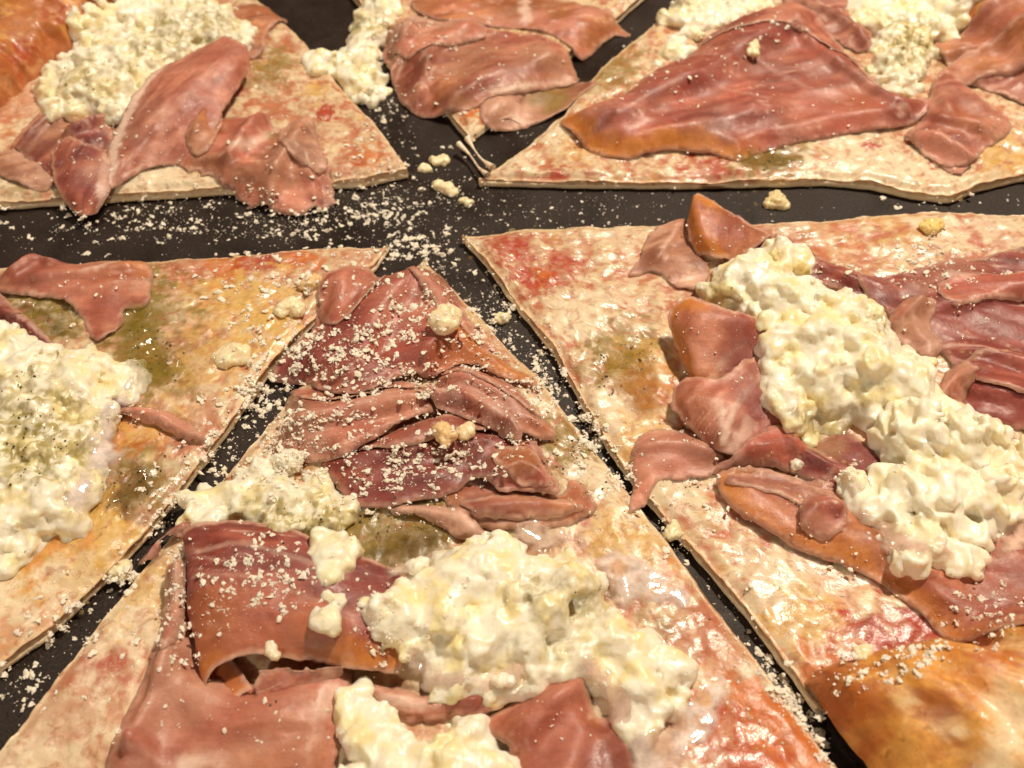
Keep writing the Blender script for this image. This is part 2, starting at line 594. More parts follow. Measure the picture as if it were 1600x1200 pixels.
def make_slice(label, surf, A, B, Ra, Ri, brush, seed, sauce=0.5, crust_paint=(), crust_h=12.0, n=230, m=230, grow=0.0):
    """A, B: cut edges in photo pixels from the tip outwards (right-hand and left-hand seen from the centre); Ra crust's outer radius, Ri where it starts"""
    a, b = WP(A, TOP), WP(B, TOP)

    def extend(e, Ri):
        e = resample(e, 400)
        d = e[-1] - e[-2]
        d = d / np.linalg.norm(d)
        e = [*e]
        while np.linalg.norm(e[-1]) < Ri + 4:
            e.append(e[-1] + d * 2.0)
        while np.linalg.norm(e[-1]) > Ri + 6 and len(e) > 2:
            e.pop()
        return np.array(e)
    a, b = extend(a, Ri), extend(b, Ri + grow)
    th_a, th_b = ang(a[-1]), ang(b[-1])
    da = (th_b - th_a) % (2 * math.pi)
    # rows from the tip to the rim, spaced evenly along both edges
    ea, eb = resample(a, n), resample(b, n)
    t = np.linspace(0, 1, m)
    ra, rb = np.linalg.norm(ea, axis=1), np.linalg.norm(eb, axis=1)
    ta = np.unwrap(np.arctan2(ea[:, 1], ea[:, 0]))
    tb = np.unwrap(np.arctan2(eb[:, 1], eb[:, 0]))
    while tb[-1] < ta[-1]:
        tb = tb + 2 * math.pi
    while tb[-1] - ta[-1] > 2 * math.pi:
        tb = tb - 2 * math.pi
    s = np.linspace(0, 1, n)[:, None]
    straight = ea[:, None] * (1 - t[None, :, None]) + eb[:, None] * t[None, :, None]
    tg_ = sstep(0.0, 0.32, t) if grow else t
    r = ra[:, None] * (1 - tg_) + rb[:, None] * tg_
    th = ta[:, None] * (1 - t) + tb[:, None] * t
    polar = np.stack([r * np.cos(th), r * np.sin(th)], 2)
    wgt = sstep(0.25, 0.9, s)[:, :, None]
    xy = (straight * (1 - wgt) + polar * wgt)
    edge_n = 0.16 * fbm(xy[:, [0, -1]].reshape(-1, 2), 3.0, 3, seed).reshape(n, 2)
    # ragged cut edges
    for k, e in ((0, -1), (-1, 1)):
        tang = np.gradient(xy[:, k], axis=0)
        nrm = np.stack([-tang[:, 1], tang[:, 0]], 1) / np.maximum(np.linalg.norm(tang, axis=1), 1e-6)[:, None]
        xy[:, k] += nrm * (edge_n[:, k] * e)[:, None] * sstep(0.0, 0.1, s)
    flat = xy.reshape(-1, 2)
    # distance to the cut edges
    de = np.minimum(np.linalg.norm(xy - xy[:, :1], axis=2), np.linalg.norm(xy - xy[:, -1:], axis=2)).ravel()
    n1 = fbm(flat, 13.0, 3, seed + 1)
    n2 = fbm(flat, 4.0, 4, seed + 2)
    n3 = fbm(flat, 1.7, 3, seed + 3)
    n4 = fbm(flat, 2.8, 3, seed + 6)
    cheese = sstep(-0.34, 0.14, n2 + 0.4 * n1 + (0.66 - sauce))
    z = TOP + 0.6 * n1 + 0.42 * sstep(-0.5, 0.5, n2 + 0.5 * n1 + (0.5 - sauce)) + 0.14 * sstep(-0.3, 0.6, n4) + 0.05 * n3
    z = z - 1.0 * sstep(2.8, 0.0, de) - 0.1
    col = PINKC * (1 - cheese[:, None]) + CREAM * cheese[:, None]
    w = sstep(0.1, 0.8, -n2 + 0.35 * n1 - 0.3 * n3)[:, None] * sauce * 0.9
    col = col * (1 - w) + (RED * 0.6 + PINKC * 0.4) * w
    w = sstep(0.15, 0.8, n4 + n1 * 0.3)[:, None] * 0.55
    col = col * (1 - w) + WHITE * w
    w = sstep(0.15, 0.45, -n4 + 0.5 * n3 + 0.2 * n1)[:, None] * 0.6
    col = col * (1 - w) + lin(186, 112, 84) * w
    w = sstep(0.45, 0.6, fbm(flat, 2.2, 3, seed + 7) + 0.3 * n2)[:, None] * 0.55 * sauce * 1.6
    col = col * (1 - w) + lin(178, 92, 64) * w
    w = sstep(0.25, 0.9, fbm(flat, 6.0, 4, seed + 5))[:, None] * 0.4
    col = col * (1 - w) + YELL * w
    col = brushed(col, flat, brush, TOP, seed)
    w = sstep(1.3, 0.1, de)[:, None] * 0.55
    col = col * (1 - w) + lin(236, 206, 164) * w
    root = empty('pizza_slice', (0, 0, 0), label, 'pizza slice', 'slices of the cut pizza')
    f = quad_grid(n, m)
    v = np.concatenate([flat, z[:, None]], 1)
    # turn the rim of the sheet down over the dough so that it has a thickness
    G = v.reshape(n, m, 3)
    low = G.copy()
    ring_idx = np.concatenate([np.arange(n) * m, (n - 1) * m + np.arange(1, m), (np.arange(n - 1)[::-1]) * m + m - 1])
    ring = v[ring_idx].copy()
    cen = v[:, :2].mean(0)
    down = ring.copy()
    out = ring[:, :2] - cen
    down[:, :2] += 0.35 * out / np.maximum(np.linalg.norm(out, axis=1), 1e-6)[:, None]
    down[:, 2] = TOP - 1.9 + 0.25 * fbm(ring[:, :2], 4.0, 3, seed + 8)
    k0 = len(v)
    v2 = np.concatenate([v, down])
    kk = np.arange(len(ring_idx) - 1)
    wall = np.stack([ring_idx[kk], k0 + kk, k0 + kk + 1, ring_idx[kk + 1]], 1)
    c2 = np.concatenate([col, 0.5 * col[ring_idx] + 0.5 * lin(232, 204, 164)])
    link('melted_cheese', mesh_of('melted_cheese', v2, [f, wall], M_CHEESE, c2), root)
    hput(v, surf, f)
    # dough underneath: a slab with a slightly swelling cut side
    prof = [(0.1, 0.12), (0.42, 0.4), (0.62, 0.9), (0.6, 1.4), (0.3, 1.9), (-0.6, 2.1)]
    ringxy = catmull(ring[::3, :2], 500)
    tg = np.gradient(ringxy, axis=0)
    nr = np.stack([tg[:, 1], -tg[:, 0]], 1) / np.maximum(np.linalg.norm(tg, axis=1), 1e-6)[:, None]
    # keep the outward side
    if (nr[100] @ (ringxy[100] - cen)) < 0:
        nr = -nr
    wob = fbm(ringxy, 5.0, 3, seed + 9)
    V = []
    for off, zz in prof:
        p = ringxy + nr * (off + 0.22 * wob)[:, None] - nr * 0.25
        V.append(np.concatenate([p, np.full((500, 1), zz)], 1))
    V = np.concatenate(V)
    dcol = np.tile(lin(246, 222, 186), (len(V), 1))
    w = sstep(0.0, 0.7, fbm(V, 6.0, 3, seed + 4))[:, None]
    dcol = dcol * (1 - w) + lin(238, 206, 162) * w
    w = sstep(0.7, 0.1, V[:, 2])[:, None] * 0.4
    dcol = dcol * (1 - w) + lin(226, 184, 136) * w
    link('dough_base', mesh_of('dough_base', V, quad_grid(len(prof), 500), M_DOUGH, dcol), root)
    # puffed crust
    ns, nu = 240, 56
    ts = np.linspace(0, 1, ns)
    us = np.linspace(0, 1, nu)
    TH = (ta[-1] * (1 - ts) + tb[-1] * ts)[:, None]
    bulge = 0.5 * fbm(np.stack([ts * da * 3.2, ts * 0], 1), 0.35, 3, seed + 12)[:, None]
    wd = (Ra - Ri)
    phi = us[None, :] * math.pi * 1.35
    cr = Ri + (grow * sstep(0.0, 0.32, ts))[:, None] + wd * (0.5 - 0.5 * np.cos(np.minimum(phi, math.pi))) - 0.32 * wd * np.clip(phi - math.pi, 0, None)
    cr = cr + bulge * 3.0 * sstep(0.1, 0.6, us)[None, :]
    cr = cr + (2.6 * fbm(np.stack([ts * da * Ri, ts * 0], 1), 9.0, 3, seed + 31))[:, None] * sstep(0.5, 0.0, us)[None, :]
    endcap = (np.clip(1 - (np.abs(ts * 2 - 1) ** 9), 0, 1) ** 0.5)[:, None]
    cz = 2.6 + (crust_h * (1 + 0.35 * bulge)) * np.sin(np.clip(phi, 0, math.pi)) ** 0.85 * (0.1 + 0.9 * endcap) - 4.2 * np.clip(phi - math.pi, 0, None) / 1.1
    X = np.stack([cr * np.cos(TH), cr * np.sin(TH), np.maximum(cz, 0.12) + 0 * TH], 2).reshape(-1, 3)
    fc = quad_grid(ns, nu)
    nn = vnormals(X, fc)
    if nn[len(nn) // 2 - nu // 2, 2] < 0:
        nn = -nn
        fc = fc[:, ::-1]
    X = X + nn * (1.2 * fbm(X, 14.0, 3, seed + 13) + 0.5 * np.abs(fbm(X, 6.0, 3, seed + 14)))[:, None]
    X[:, 2] = np.maximum(X[:, 2], 0.12)
    k1 = fbm(X, 12.0, 4, seed + 15)
    k2 = fbm(X, 4.0, 4, seed + 16)
    cc = np.tile(lin(204, 144, 74), (len(X), 1))
    w = sstep(0.0, 0.7, k1)[:, None]
    cc = cc * (1 - w) + lin(222, 164, 84) * w
    w = sstep(0.15, 0.7, -k1 + 0.4 * k2)[:, None]
    cc = cc * (1 - w) + lin(176, 92, 34) * w
    w = sstep(0.45, 0.75, k2 - 0.2 * k1)[:, None] * 0.8
    cc = cc * (1 - w) + lin(122, 62, 28) * w
    w = sstep(0.35, 0.9, fbm(X, 16.0, 4, seed + 18))[:, None] * 0.7
    cc = cc * (1 - w) + lin(236, 204, 150) * w
    w = (sstep(0.5, 0.7, fbm(X, 1.6, 2, seed + 19)) * 0.5)[:, None]
    cc = cc * (1 - w) + lin(150, 84, 40) * w
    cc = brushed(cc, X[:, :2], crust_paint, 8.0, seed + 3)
    uu = np.tile(us, ns) + 0.07 * fbm(X, 4.0, 4, seed + 32)
    w = (sstep(0.18, 0.05, uu) * 0.8)[:, None]            # sauce baked onto the inner foot of the rim
    cc = cc * (1 - w) + lin(176, 84, 38) * w
    w = (sstep(0.12, 0.03, uu) * 0.7)[:, None]
    cc = cc * (1 - w) + lin(206, 142, 96) * w
    link('crust', mesh_of('crust', X, fc, M_CRUST, cc), root)
    hput(X, surf, fc)
    return root


def pr(x, y, z=TOP):
    p = W(x, y, z)
    return math.hypot(*p)


# cut edges: A is the clockwise edge's counterpart, B follows counter-clockwise
UL = make_slice('pizza slice whose tip points right, orange crust beside white table corner', 'on the orange crusted slice',
    A=[(636, 262), (585, 190), (540, 142), (475, 62), (405, 0)],
    B=[(636, 262), (560, 277), (400, 286), (180, 300), (0, 312)],
    Ra=150, Ri=122, seed=1.0, sauce=0.45, crust_h=13,
    brush=[(512, 175, 3.5, 'red', 0.9), (498, 210, 4, 'red', 0.35), (575, 245, 5, 'orange', 0.8), (545, 262, 4, 'red', 0.5), (490, 140, 4, 'yellow', 0.8),
           (430, 100, 8, 'olive', 0.7), (420, 130, 6, 'olive', 0.5), (250, 280, 9, 'cream', 1.0), (200, 292, 8, 'cream', 1.0), (330, 285, 8, 'cream', 0.8), (20, 290, 9, 'cream', 0.9), (40, 285, 6, 'olive', 0.6),
           (60, 180, 12, 'cream', 0.8), (30, 160, 9, 'pink', 0.7)],
    crust_paint=[(60, 60, 14, tuple(lin(172, 96, 44)), 0.85), (20, 110, 12, tuple(lin(180, 104, 50)), 0.8), (45, 100, 5, tuple(lin(170, 52, 18)), 0.8), (95, 40, 5, tuple(lin(160, 60, 24)), 0.7)])
TP = make_slice('pizza slice at the top mostly hidden by a broad folded ham sheet', 'on the top pizza slice',
    A=[(736, 208), (776, 178), (820, 146), (880, 86), (968, 20), (1000, -8)],
    B=[(738, 214), (704, 174), (650, 104), (610, 56), (550, -16)],
    Ra=168, Ri=142, seed=2.0, sauce=0.4,
    brush=[(730, 205, 4, 'cream', 0.9), (700, 178, 5, 'pink', 0.7), (735, 175, 4, 'orange', 0.9), (690, 170, 3, 'red', 0.4), (870, 80, 8, 'yellow', 0.6)])
UR = make_slice('pizza slice at the top right spread with one giant ham sheet', 'on the slice under the giant ham sheet',
    A=[(748, 274), (900, 279), (1090, 280), (1200, 277), (1290, 274), (1360, 280), (1430, 296), (1490, 302), (1530, 285), (1600, 268), (1700, 262)],
    B=[(750, 276), (812, 236), (884, 172), (944, 98), (1012, 44), (1062, 4)],
    Ra=188, Ri=164, seed=3.0, sauce=0.5,
    brush=[(870, 272, 3.2, 'red', 0.8), (1105, 262, 7, 'red', 0.75), (1125, 275, 4, 'red', 0.6), (850, 200, 7, 'cream', 0.9), (800, 250, 6, 'cream', 0.7), (900, 235, 6, 'yellow', 0.4), (1190, 250, 9, 'olive', 0.75), (1240, 240, 7, 'olive', 0.7),
           (1340, 245, 12, 'cream', 1.0), (1400, 260, 10, 'cream', 1.0), (1300, 270, 8, 'cream', 0.9), (1362, 227, 2.2, 'red', 0.9), (1480, 280, 7, 'cream', 0.9), (1570, 240, 8, 'yellow', 0.8), (960, 100, 10, 'olive', 0.7), (930, 130, 7, 'olive', 0.6), (1400, 60, 14, 'olive', 0.6)])
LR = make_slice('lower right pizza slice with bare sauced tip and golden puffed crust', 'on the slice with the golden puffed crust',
    A=[(724, 362), (762, 405), (812, 473), (864, 535), (918, 632), (954, 694), (1004, 764), (1084, 852), (1164, 944), (1264, 1077), (1356, 1197)],
    B=[(722, 364), (800, 357), (900, 353), (1040, 349), (1250, 345), (1400, 330), (1500, 328), (1600, 333), (1700, 338)],
    Ra=184, Ri=143.5, seed=4.0, sauce=0.55, crust_h=19.0, grow=19.0,
    brush=[(800, 390, 6, 'red', 0.85), (840, 430, 7, 'red', 0.75), (855, 432, 3.2, 'orange', 0.95), (880, 425, 5, 'red', 0.6), (770, 375, 4, 'red', 0.5), (735, 372, 4, 'cream', 0.7), (960, 370, 8, 'cream', 0.7), (900, 500, 9, 'cream', 0.85), (960, 470, 8, 'cream', 0.6),
           (985, 545, 8, 'olive', 0.8), (960, 580, 7, 'olive', 0.8), (1020, 560, 8, 'yellow', 0.6), (1010, 620, 10, 'orange', 0.35), (960, 650, 11, 'cream', 0.9), (1000, 690, 9, 'yellow', 0.6), (1060, 760, 9, 'cream', 0.8),
           (1270, 930, 14, 'cream', 0.6), (1220, 880, 10, 'cream', 0.5), (1265, 965, 7, 'yellow', 0.8), (1320, 960, 6, 'orange', 0.4), (1160, 800, 8, 'orange', 0.35), (1400, 1020, 9, 'red', 0.9), (1360, 1045, 8, 'red', 0.75), (1300, 1060, 8, 'orange', 0.8), (1440, 1005, 7, 'red', 0.8), (1290, 1075, 5, 'brown', 0.5),
           (1400, 350, 9, 'yellow', 0.5), (1510, 335, 5, 'red', 0.6), (1545, 370, 6, 'red', 0.5), (1470, 360, 8, 'cream', 0.8), (1560, 345, 8, 'cream', 0.7), (1300, 370, 10, 'orange', 0.3)],
    crust_paint=[(1430, 1120, 14, tuple(lin(222, 160, 76)), 0.85), (1500, 1060, 12, tuple(lin(222, 160, 76)), 0.7), (1570, 1150, 13, tuple(lin(238, 212, 170)), 0.9), (1300, 1100, 7, tuple(lin(170, 96, 42)), 0.8), (1500, 1040, 14, tuple(lin(222, 152, 56)), 0.6), (1330, 1110, 8, tuple(lin(178, 96, 36)), 0.7), (1440, 1135, 4, tuple(lin(150, 60, 22)), 0.7), (1520, 1065, 4, tuple(lin(176, 70, 26)), 0.6), (1490, 1090, 5, tuple(lin(190, 90, 30)), 0.4)])  # pale floury patch paints a highlight; darker browning at lower left paints shading
BT = make_slice('bottom pizza slice piled with folded ham and the largest curd', 'on the bottom pizza slice',
    A=[(662, 402), (628, 430), (540, 520), (466, 606), (366, 722), (212, 900), (132, 1003), (12, 1153), (-68, 1253)],
    B=[(662, 402), (715, 455), (770, 515), (842, 590), (900, 662), (1000, 790), (1100, 922), (1200, 1055), (1310, 1200), (1380, 1290)],
    Ra=196, Ri=172, seed=5.0, sauce=0.35,
    brush=[(880, 690, 7, 'olive', 0.8), (900, 720, 6, 'olive', 0.7), (940, 740, 7, 'cream', 0.9), (985, 800, 7, 'cream', 0.7), (960, 830, 7, 'yellow', 0.7), (1010, 860, 6, 'yellow', 0.6), (1045, 880, 4, 'orange', 0.5), (1110, 960, 4, 'red', 0.6), (1100, 990, 5, 'red', 0.6), (1130, 1010, 8, 'pink', 0.6),
           (1180, 1120, 11, 'orange', 0.85), (1200, 1180, 12, 'orange', 0.85), (1150, 1175, 9, 'red', 0.6), (1250, 1150, 7, 'orange', 0.5), (640, 840, 13, 'olive', 1.0), (590, 830, 9, 'olive', 0.9), (560, 800, 7, 'olive', 0.8),
           (130, 1060, 9, 'red', 0.4), (165, 1040, 6, 'red', 0.5), (200, 960, 12, 'cream', 0.8), (230, 930, 8, 'yellow', 0.6), (60, 1150, 12, 'cream', 0.7), (100, 1120, 8, 'pink', 0.5), (450, 650, 10, 'cream', 0.5)])
LL = make_slice('lower left pizza slice wet with herb oil along its middle', 'on the slice wet with herb oil',
    A=[(604, 380), (480, 387), (330, 398), (160, 408), (0, 416), (-100, 420)],
    B=[(604, 378), (584, 408), (510, 470), (426, 560), (340, 680), (264, 780), (189, 868), (79, 975), (-12, 1040), (-92, 1110)],
    Ra=178, Ri=154, seed=6.0, sauce=0.35,
    brush=[(350, 412, 7, 'orange', 0.9), (400, 410, 6, 'red', 0.7), (440, 405, 6, 'red', 0.6), (475, 405, 5, 'orange', 0.8), (300, 420, 7, 'pink', 0.7), (270, 440, 7, 'red', 0.3), (560, 395, 6, 'pink', 0.6), (390, 480, 12, 'yellow', 0.8), (420, 520, 10, 'yellow', 0.8), (340, 470, 9, 'yellow', 0.6),
           (230, 500, 11, 'olive', 0.9), (240, 560, 11, 'olive', 0.9), (200, 580, 9, 'olive', 0.8), (290, 570, 9, 'olive', 0.7), (215, 440, 8, 'olive', 0.7), (60, 480, 10, 'olive', 1.0), (95, 505, 7, 'olive', 0.9), (300, 540, 7, 'pink', 0.5), (330, 560, 10, 'yellow', 0.6),
           (200, 740, 13, 'olive', 0.85), (160, 790, 10, 'brown', 0.5), (210, 680, 9, 'orange', 0.6), (235, 670, 7, 'yellow', 0.7), (260, 740, 8, 'olive', 0.5), (290, 710, 7, 'cream', 0.5), (280, 700, 3, 'red', 0.6), (310, 660, 7, 'pink', 0.6),
           (100, 880, 14, 'yellow', 0.9), (60, 920, 14, 'yellow', 0.8), (150, 850, 9, 'yellow', 0.7), (60, 850, 9, 'orange', 0.45), (20, 980, 12, 'cream', 0.8), (90, 960, 5, 'orange', 0.5), (10, 1000, 5, 'orange', 0.5), (120, 930, 9, 'cream', 0.5)])

# ------------------------------------------------------------------ cured ham
TONE = dict(
    pink=(lin(206, 132, 110), lin(222, 162, 138)),
    red=(lin(164, 78, 66), lin(190, 110, 92)),
    purple=(lin(138, 68, 66), lin(168, 96, 88)),
    orange=(lin(204, 130, 84), lin(216, 152, 108)),
    brown=(lin(178, 118, 90), lin(202, 148, 116)),
    pale=(lin(216, 164, 138), lin(228, 186, 160)),
    rose=(lin(188, 110, 90), lin(210, 142, 118)))
FAT = lin(210, 146, 78)
FATW = lin(240, 208, 188)
TONE = {k: tuple(q * np.array([0.82, 0.76, 0.72]) for q in t) for k, t in TONE.items()}
FAT = lin(208, 132, 58)


def ham_color(v, de, tone, tone2, seed, angle, fat_edge, streaks, paint, rim, zref):
    c0, c1 = TONE[tone]
    d0, d1 = TONE[tone2 or tone]
    ca, sa = math.cos(angle), math.sin(angle)
    rot = np.stack([v[:, 0] * ca + v[:, 1] * sa, -v[:, 0] * sa + v[:, 1] * ca], 1)
    n1 = fbm(v, 14.0, 3, seed + 20)
    n2 = fbm(rot * np.array([0.22, 1.0]), 2.6, 4, seed + 21)
    n5 = fbm(v, 22.0, 2, seed + 29)[:, None]
    c0, d0 = c0 * 0.78, d0 * 0.78
    c1, d1 = c1 * 1.08, d1 * 1.08
    w = sstep(-0.5, 0.5, n2 * 0.7 + n1 * 0.6)[:, None]
    w2 = sstep(-0.35, 0.35, n1)[:, None]
    col = (c0 * (1 - w) + c1 * w) * (1 - w2) + (d0 * (1 - w) + d1 * w) * w2
    col = col * (1 + 0.3 * n5)
    # fine pale fat veins that run with the grain
    vein = 1 - np.abs(fbm(rot * np.array([0.16, 1.0]), 5.5, 3, seed + 22))
    w = (sstep(0.94, 1.0, vein) * 0.55 * sstep(-0.2, 0.4, fbm(v, 9.0, 2, seed + 23)))[:, None]
    col = col * (1 - w) + FATW * w
    for pts, wd, s in streaks:
        L_ = catmull(WP(pts, zref), 40)
        d, _ = dist_line(v[:, :2], L_)
        d = d + 0.45 * wd * fbm(v, 2.2, 3, seed + 24)
        w = (sstep(wd, wd * 0.25, d) * s)[:, None]
        col = col * (1 - w) + FATW * w
    for bx, by, r, s in fat_edge:
        c = np.array(W(bx, by, zref))
        d = np.sqrt(((v[:, :2] - c) ** 2).sum(1)) / r + 0.25 * fbm(v, 4.0, 2, seed + 25)
        w = (sstep(1.05, 0.5, d) * sstep(6.0, 0.5, de + 2.0 * fbm(v, 5.0, 2, seed + 26)) * s)[:, None]
        col = col * (1 - w) + FAT * w
    for bx, by, r, kind, s in paint:
        c = np.array(W(bx, by, zref))
        d = np.sqrt(((v[:, :2] - c) ** 2).sum(1)) / r + 0.3 * fbm(v, max(r * 0.5, 1.5), 3, seed + 27)
        w = (sstep(1.1, 0.3, d) * s)[:, None]
        q = TONE[kind][0] if kind in TONE else BRUSH[kind]
        col = col * (1 - w) + q * w
    w = (sstep(1.3, 0.1, de + 0.4 * fbm(v, 2.5, 2, seed + 28)) * min(1.0, rim * 1.5))[:, None]
    col = col * (1 - w) + lin(232, 186, 160) * w
    return col


def finish_sheet(name, v, f, ring, de, col, label, surf, thick, group, cat='ham', part_of=None):
    n = vnormals(v, f)
    k0 = len(v)
    v2 = np.concatenate([v, v - n * thick])
    c2 = np.concatenate([col, col])
    ring = np.asarray(ring)
    r2 = np.roll(ring, -1)
    wall = np.stack([ring, ring + k0, r2 + k0, r2], 1)
    f = np.asarray(f)
    if f.shape[1] == 3:
        faces = [np.concatenate([f, f[:, ::-1] + k0]), wall]
    else:
        faces = [np.concatenate([f, f[:, ::-1] + k0, wall])]
    if part_of is not None:
        name, cat, group = 'folded_lobe', None, None
    o = link(name, mesh_of(name, v2, faces, M_HAM, c2, extra={'thin': np.tile(sstep(1.1, 0.1, de + 0.4 * fbm(v, 2.0, 2, 3.3)), 2)}), part_of, label, cat, group)
    hput(v, surf, f)
    return o


HAMGROUP = 'thin sheets of cured ham on the pizza'


def ham(label, short, outline, lift=0.9, folds=(), tone='rose', tone2=None, angle=0.3, edge=0.8, wrinkle=0.8, ragged=0.5, smooth=4,
        fat_edge=(), streaks=(), paint=(), rim=0.5, thick=0.18, seed=None, droop=None, step=0.85, wl=7.0, over=(), part_of=None):
    global _hs
    _hs += 1.37
    seed = seed or _hs
    P0 = WP(outline, TOP)
    zref = float(np.median(hget(P0))) + lift + 0.8
    P = WP(outline, zref)
    per = np.linalg.norm(np.diff(np.concatenate([P, P[:1]]), axis=0), axis=1).sum()
    nb = max(24, int(per / (step * 0.85)))
    B = catmull(P, nb, True)
    B = B + ragged * np.stack([fbm(B, 3.0, 4, seed, 0.65), fbm(B, 3.0, 4, seed + 3, 0.65)], 1)
    x0, y0 = B.min(0)
    x1, y1 = B.max(0)
    gx, gy = np.meshgrid(np.arange(x0, x1, step), np.arange(y0, y1, step * 0.87))
    gx = gx + (np.arange(gx.shape[0])[:, None] % 2) * step * 0.5
    I = np.stack([gx.ravel(), gy.ravel()], 1) + rng.normal(0, step * 0.06, (gx.size, 2))
    I = I[inside(I, B)]
    if len(I):
        I = I[dist_points(I, B) > step * 0.55]
    allp = [Vector(p) for p in np.concatenate([B, I]).tolist()]
    vo, eo, fo, *_ = delaunay_2d_cdt(allp, [], [list(range(nb))], 1, 1e-5)
    xy = np.array([[p[0], p[1]] for p in vo])
    f = np.array([list(t) for t in fo if len(t) == 3], int)
    # outward winding (+z)
    a = xy[f[:, 1]] - xy[f[:, 0]]
    b = xy[f[:, 2]] - xy[f[:, 0]]
    fl = (a[:, 0] * b[:, 1] - a[:, 1] * b[:, 0]) < 0
    f[fl] = f[fl][:, ::-1]
    # boundary loop
    ed = {}
    for t in f.tolist():
        for q in range(3):
            ed[(t[q], t[(q + 1) % 3])] = 1
    nxt = {p: q for (p, q) in ed if (q, p) not in ed}
    start = next(iter(nxt))
    ring = [start]
    while nxt[ring[-1]] != start and len(ring) < len(nxt) + 2:
        ring.append(nxt[ring[-1]])
    de = dist_points(xy, xy[ring])
    hs = box_blur(HM, smooth)
    hs = np.maximum(hs, box_blur(HM, 1) * 0.6 + hs * 0.4)
    z = hget(xy, hs) + 0.22 + lift * sstep(0.0, 5.0, de)
    z0 = z.copy()
    for fd in folds:
        pts, h, wd = fd[:3]
        wd2 = fd[3] if len(fd) > 3 else wd * 0.42
        L_ = catmull(WP(pts, zref + h * 0.6), 40)
        d, s = dist_line(xy, L_)
        ww = np.where(s > 0, wd, wd2)
        z = z + h * np.exp(-(d / ww) ** 2)
    ca, sa = math.cos(angle), math.sin(angle)
    rot = np.stack([xy[:, 0] * ca + xy[:, 1] * sa, -xy[:, 0] * sa + xy[:, 1] * ca], 1)
    wn = fbm(rot * np.array([0.35, 1.0]), wl * 1.15, 2, seed + 7)
    z = z + wrinkle * (wn + 0.5) * sstep(0, 2.0, de + 1.0) + 0.08 * wrinkle * fbm(xy, 2.6, 2, seed + 8)
    z = z + wrinkle * 0.9 * (0.35 - np.abs(fbm(rot * np.array([0.3, 1.0]), wl * 1.2, 2, seed + 11))) * sstep(0, 2.5, de + 0.8)
    z = z + 0.55 * min(1.0, wrinkle) * (0.4 - np.abs(fbm(rot * np.array([0.13, 1.0]) + 0.8 * np.stack([wn, wn], 1), 4.2, 1, seed + 12))) * sstep(0, 1.5, de + 0.6) * sstep(-0.3, 0.4, fbm(xy, 12.0, 2, seed + 13))
    curl = sstep(-0.2, 0.6, fbm(xy, 9.0, 2, seed + 9))
    z = z + 0.55 * edge * curl * sstep(2.6, 0.0, de)
    z = np.maximum(z, hget(xy, box_blur(HM, 1)) + 0.25)
    if droop is not None:
        z = np.minimum(z, droop)
    v = np.concatenate([xy, z[:, None]], 1)
    col = ham_color(v, de, tone, tone2, seed, angle, fat_edge, streaks, paint, rim, zref)
    o = finish_sheet('ham_slice', v, f, ring, de, col, label, short, thick, HAMGROUP, part_of=part_of)
    for ol, tn, an in over:                      # lobes of the same sheet folded back over it
        ham(None, short, ol, lift=0.35, tone=tn, tone2=tone, angle=an, edge=0.7, wrinkle=0.7, ragged=0.45, smooth=2, rim=0.75, part_of=o, thick=thick)
    return o


def loft(label, short, rails, n=60, m=90, tone='rose', tone2=None, angle=0.3, wrinkle=0.35, ragged=0.4, fat_edge=(), streaks=(), paint=(), rim=0.5, thick=0.2, seed=None):
    """a folded sheet through rails of (x, y, height) points; it may curl back over itself"""
    global _hs
    _hs += 1.37
    seed = seed or _hs
    R = []
    for r in rails:
        r = np.array(r, float)
        x, y = W(r[:, 0], r[:, 1], r[:, 2])
        R.append(catmull(np.stack([x, y, r[:, 2]], 1), m))
    R = np.array(R)
    G = np.stack([catmull(R[:, k], n) for k in range(m)], 1)         # n x m x 3
    # ragged rims
    for k in (0, -1):
        G[k] += ragged * np.stack([fbm(G[k], 3.0, 4, seed + 1, 0.65), fbm(G[k], 3.0, 4, seed + 2, 0.65), 0.4 * fbm(G[k], 3.0, 3, seed + 3)], 1)
        G[:, k] += ragged * np.stack([fbm(G[:, k], 3.0, 4, seed + 1, 0.65), fbm(G[:, k], 3.0, 4, seed + 2, 0.65), 0.4 * fbm(G[:, k], 3.0, 3, seed + 3)], 1)
    v = G.reshape(-1, 3)
    f = quad_grid(n, m)
    nn = vnormals(v, f)
    if nn[:, 2].sum() < 0:
        f = f[:, ::-1]
        nn = -nn
    v = v + nn * (wrinkle * fbm(v, 8.0, 2, seed + 7) + 0.06 * wrinkle * fbm(v, 2.0, 2, seed + 8))[:, None]
    v = v + nn * (0.8 * wrinkle * (0.35 - np.abs(fbm(v, 7.0, 2, seed + 9))))[:, None]
    idx = np.arange(n * m).reshape(n, m)
    ring = np.concatenate([idx[0, :], idx[1:, -1], idx[-1, -2::-1], idx[-2:0:-1, 0]])
    de = dist_points(v, v[ring])
    d3 = np.full(len(v), 1e9)
    for k in range(0, len(v), 3000):
        d3[k:k + 3000] = np.sqrt(((v[k:k + 3000, None] - v[None, ring[::2]]) ** 2).sum(2).min(1))
    zref = float(np.median(v[:, 2]))
    col = ham_color(v, d3, tone, tone2, seed, angle, fat_edge, streaks, paint, rim, zref)
    # the wall loop must run with the faces
    e = (int(f[0][0]), int(f[0][1]))
    if f[0][0] != 0 or f[0][1] != 1:
        ring = ring[::-1]
    return finish_sheet('ham_slice', v, f, ring, d3, col, label, short, thick, HAMGROUP)


_hs = 30.0
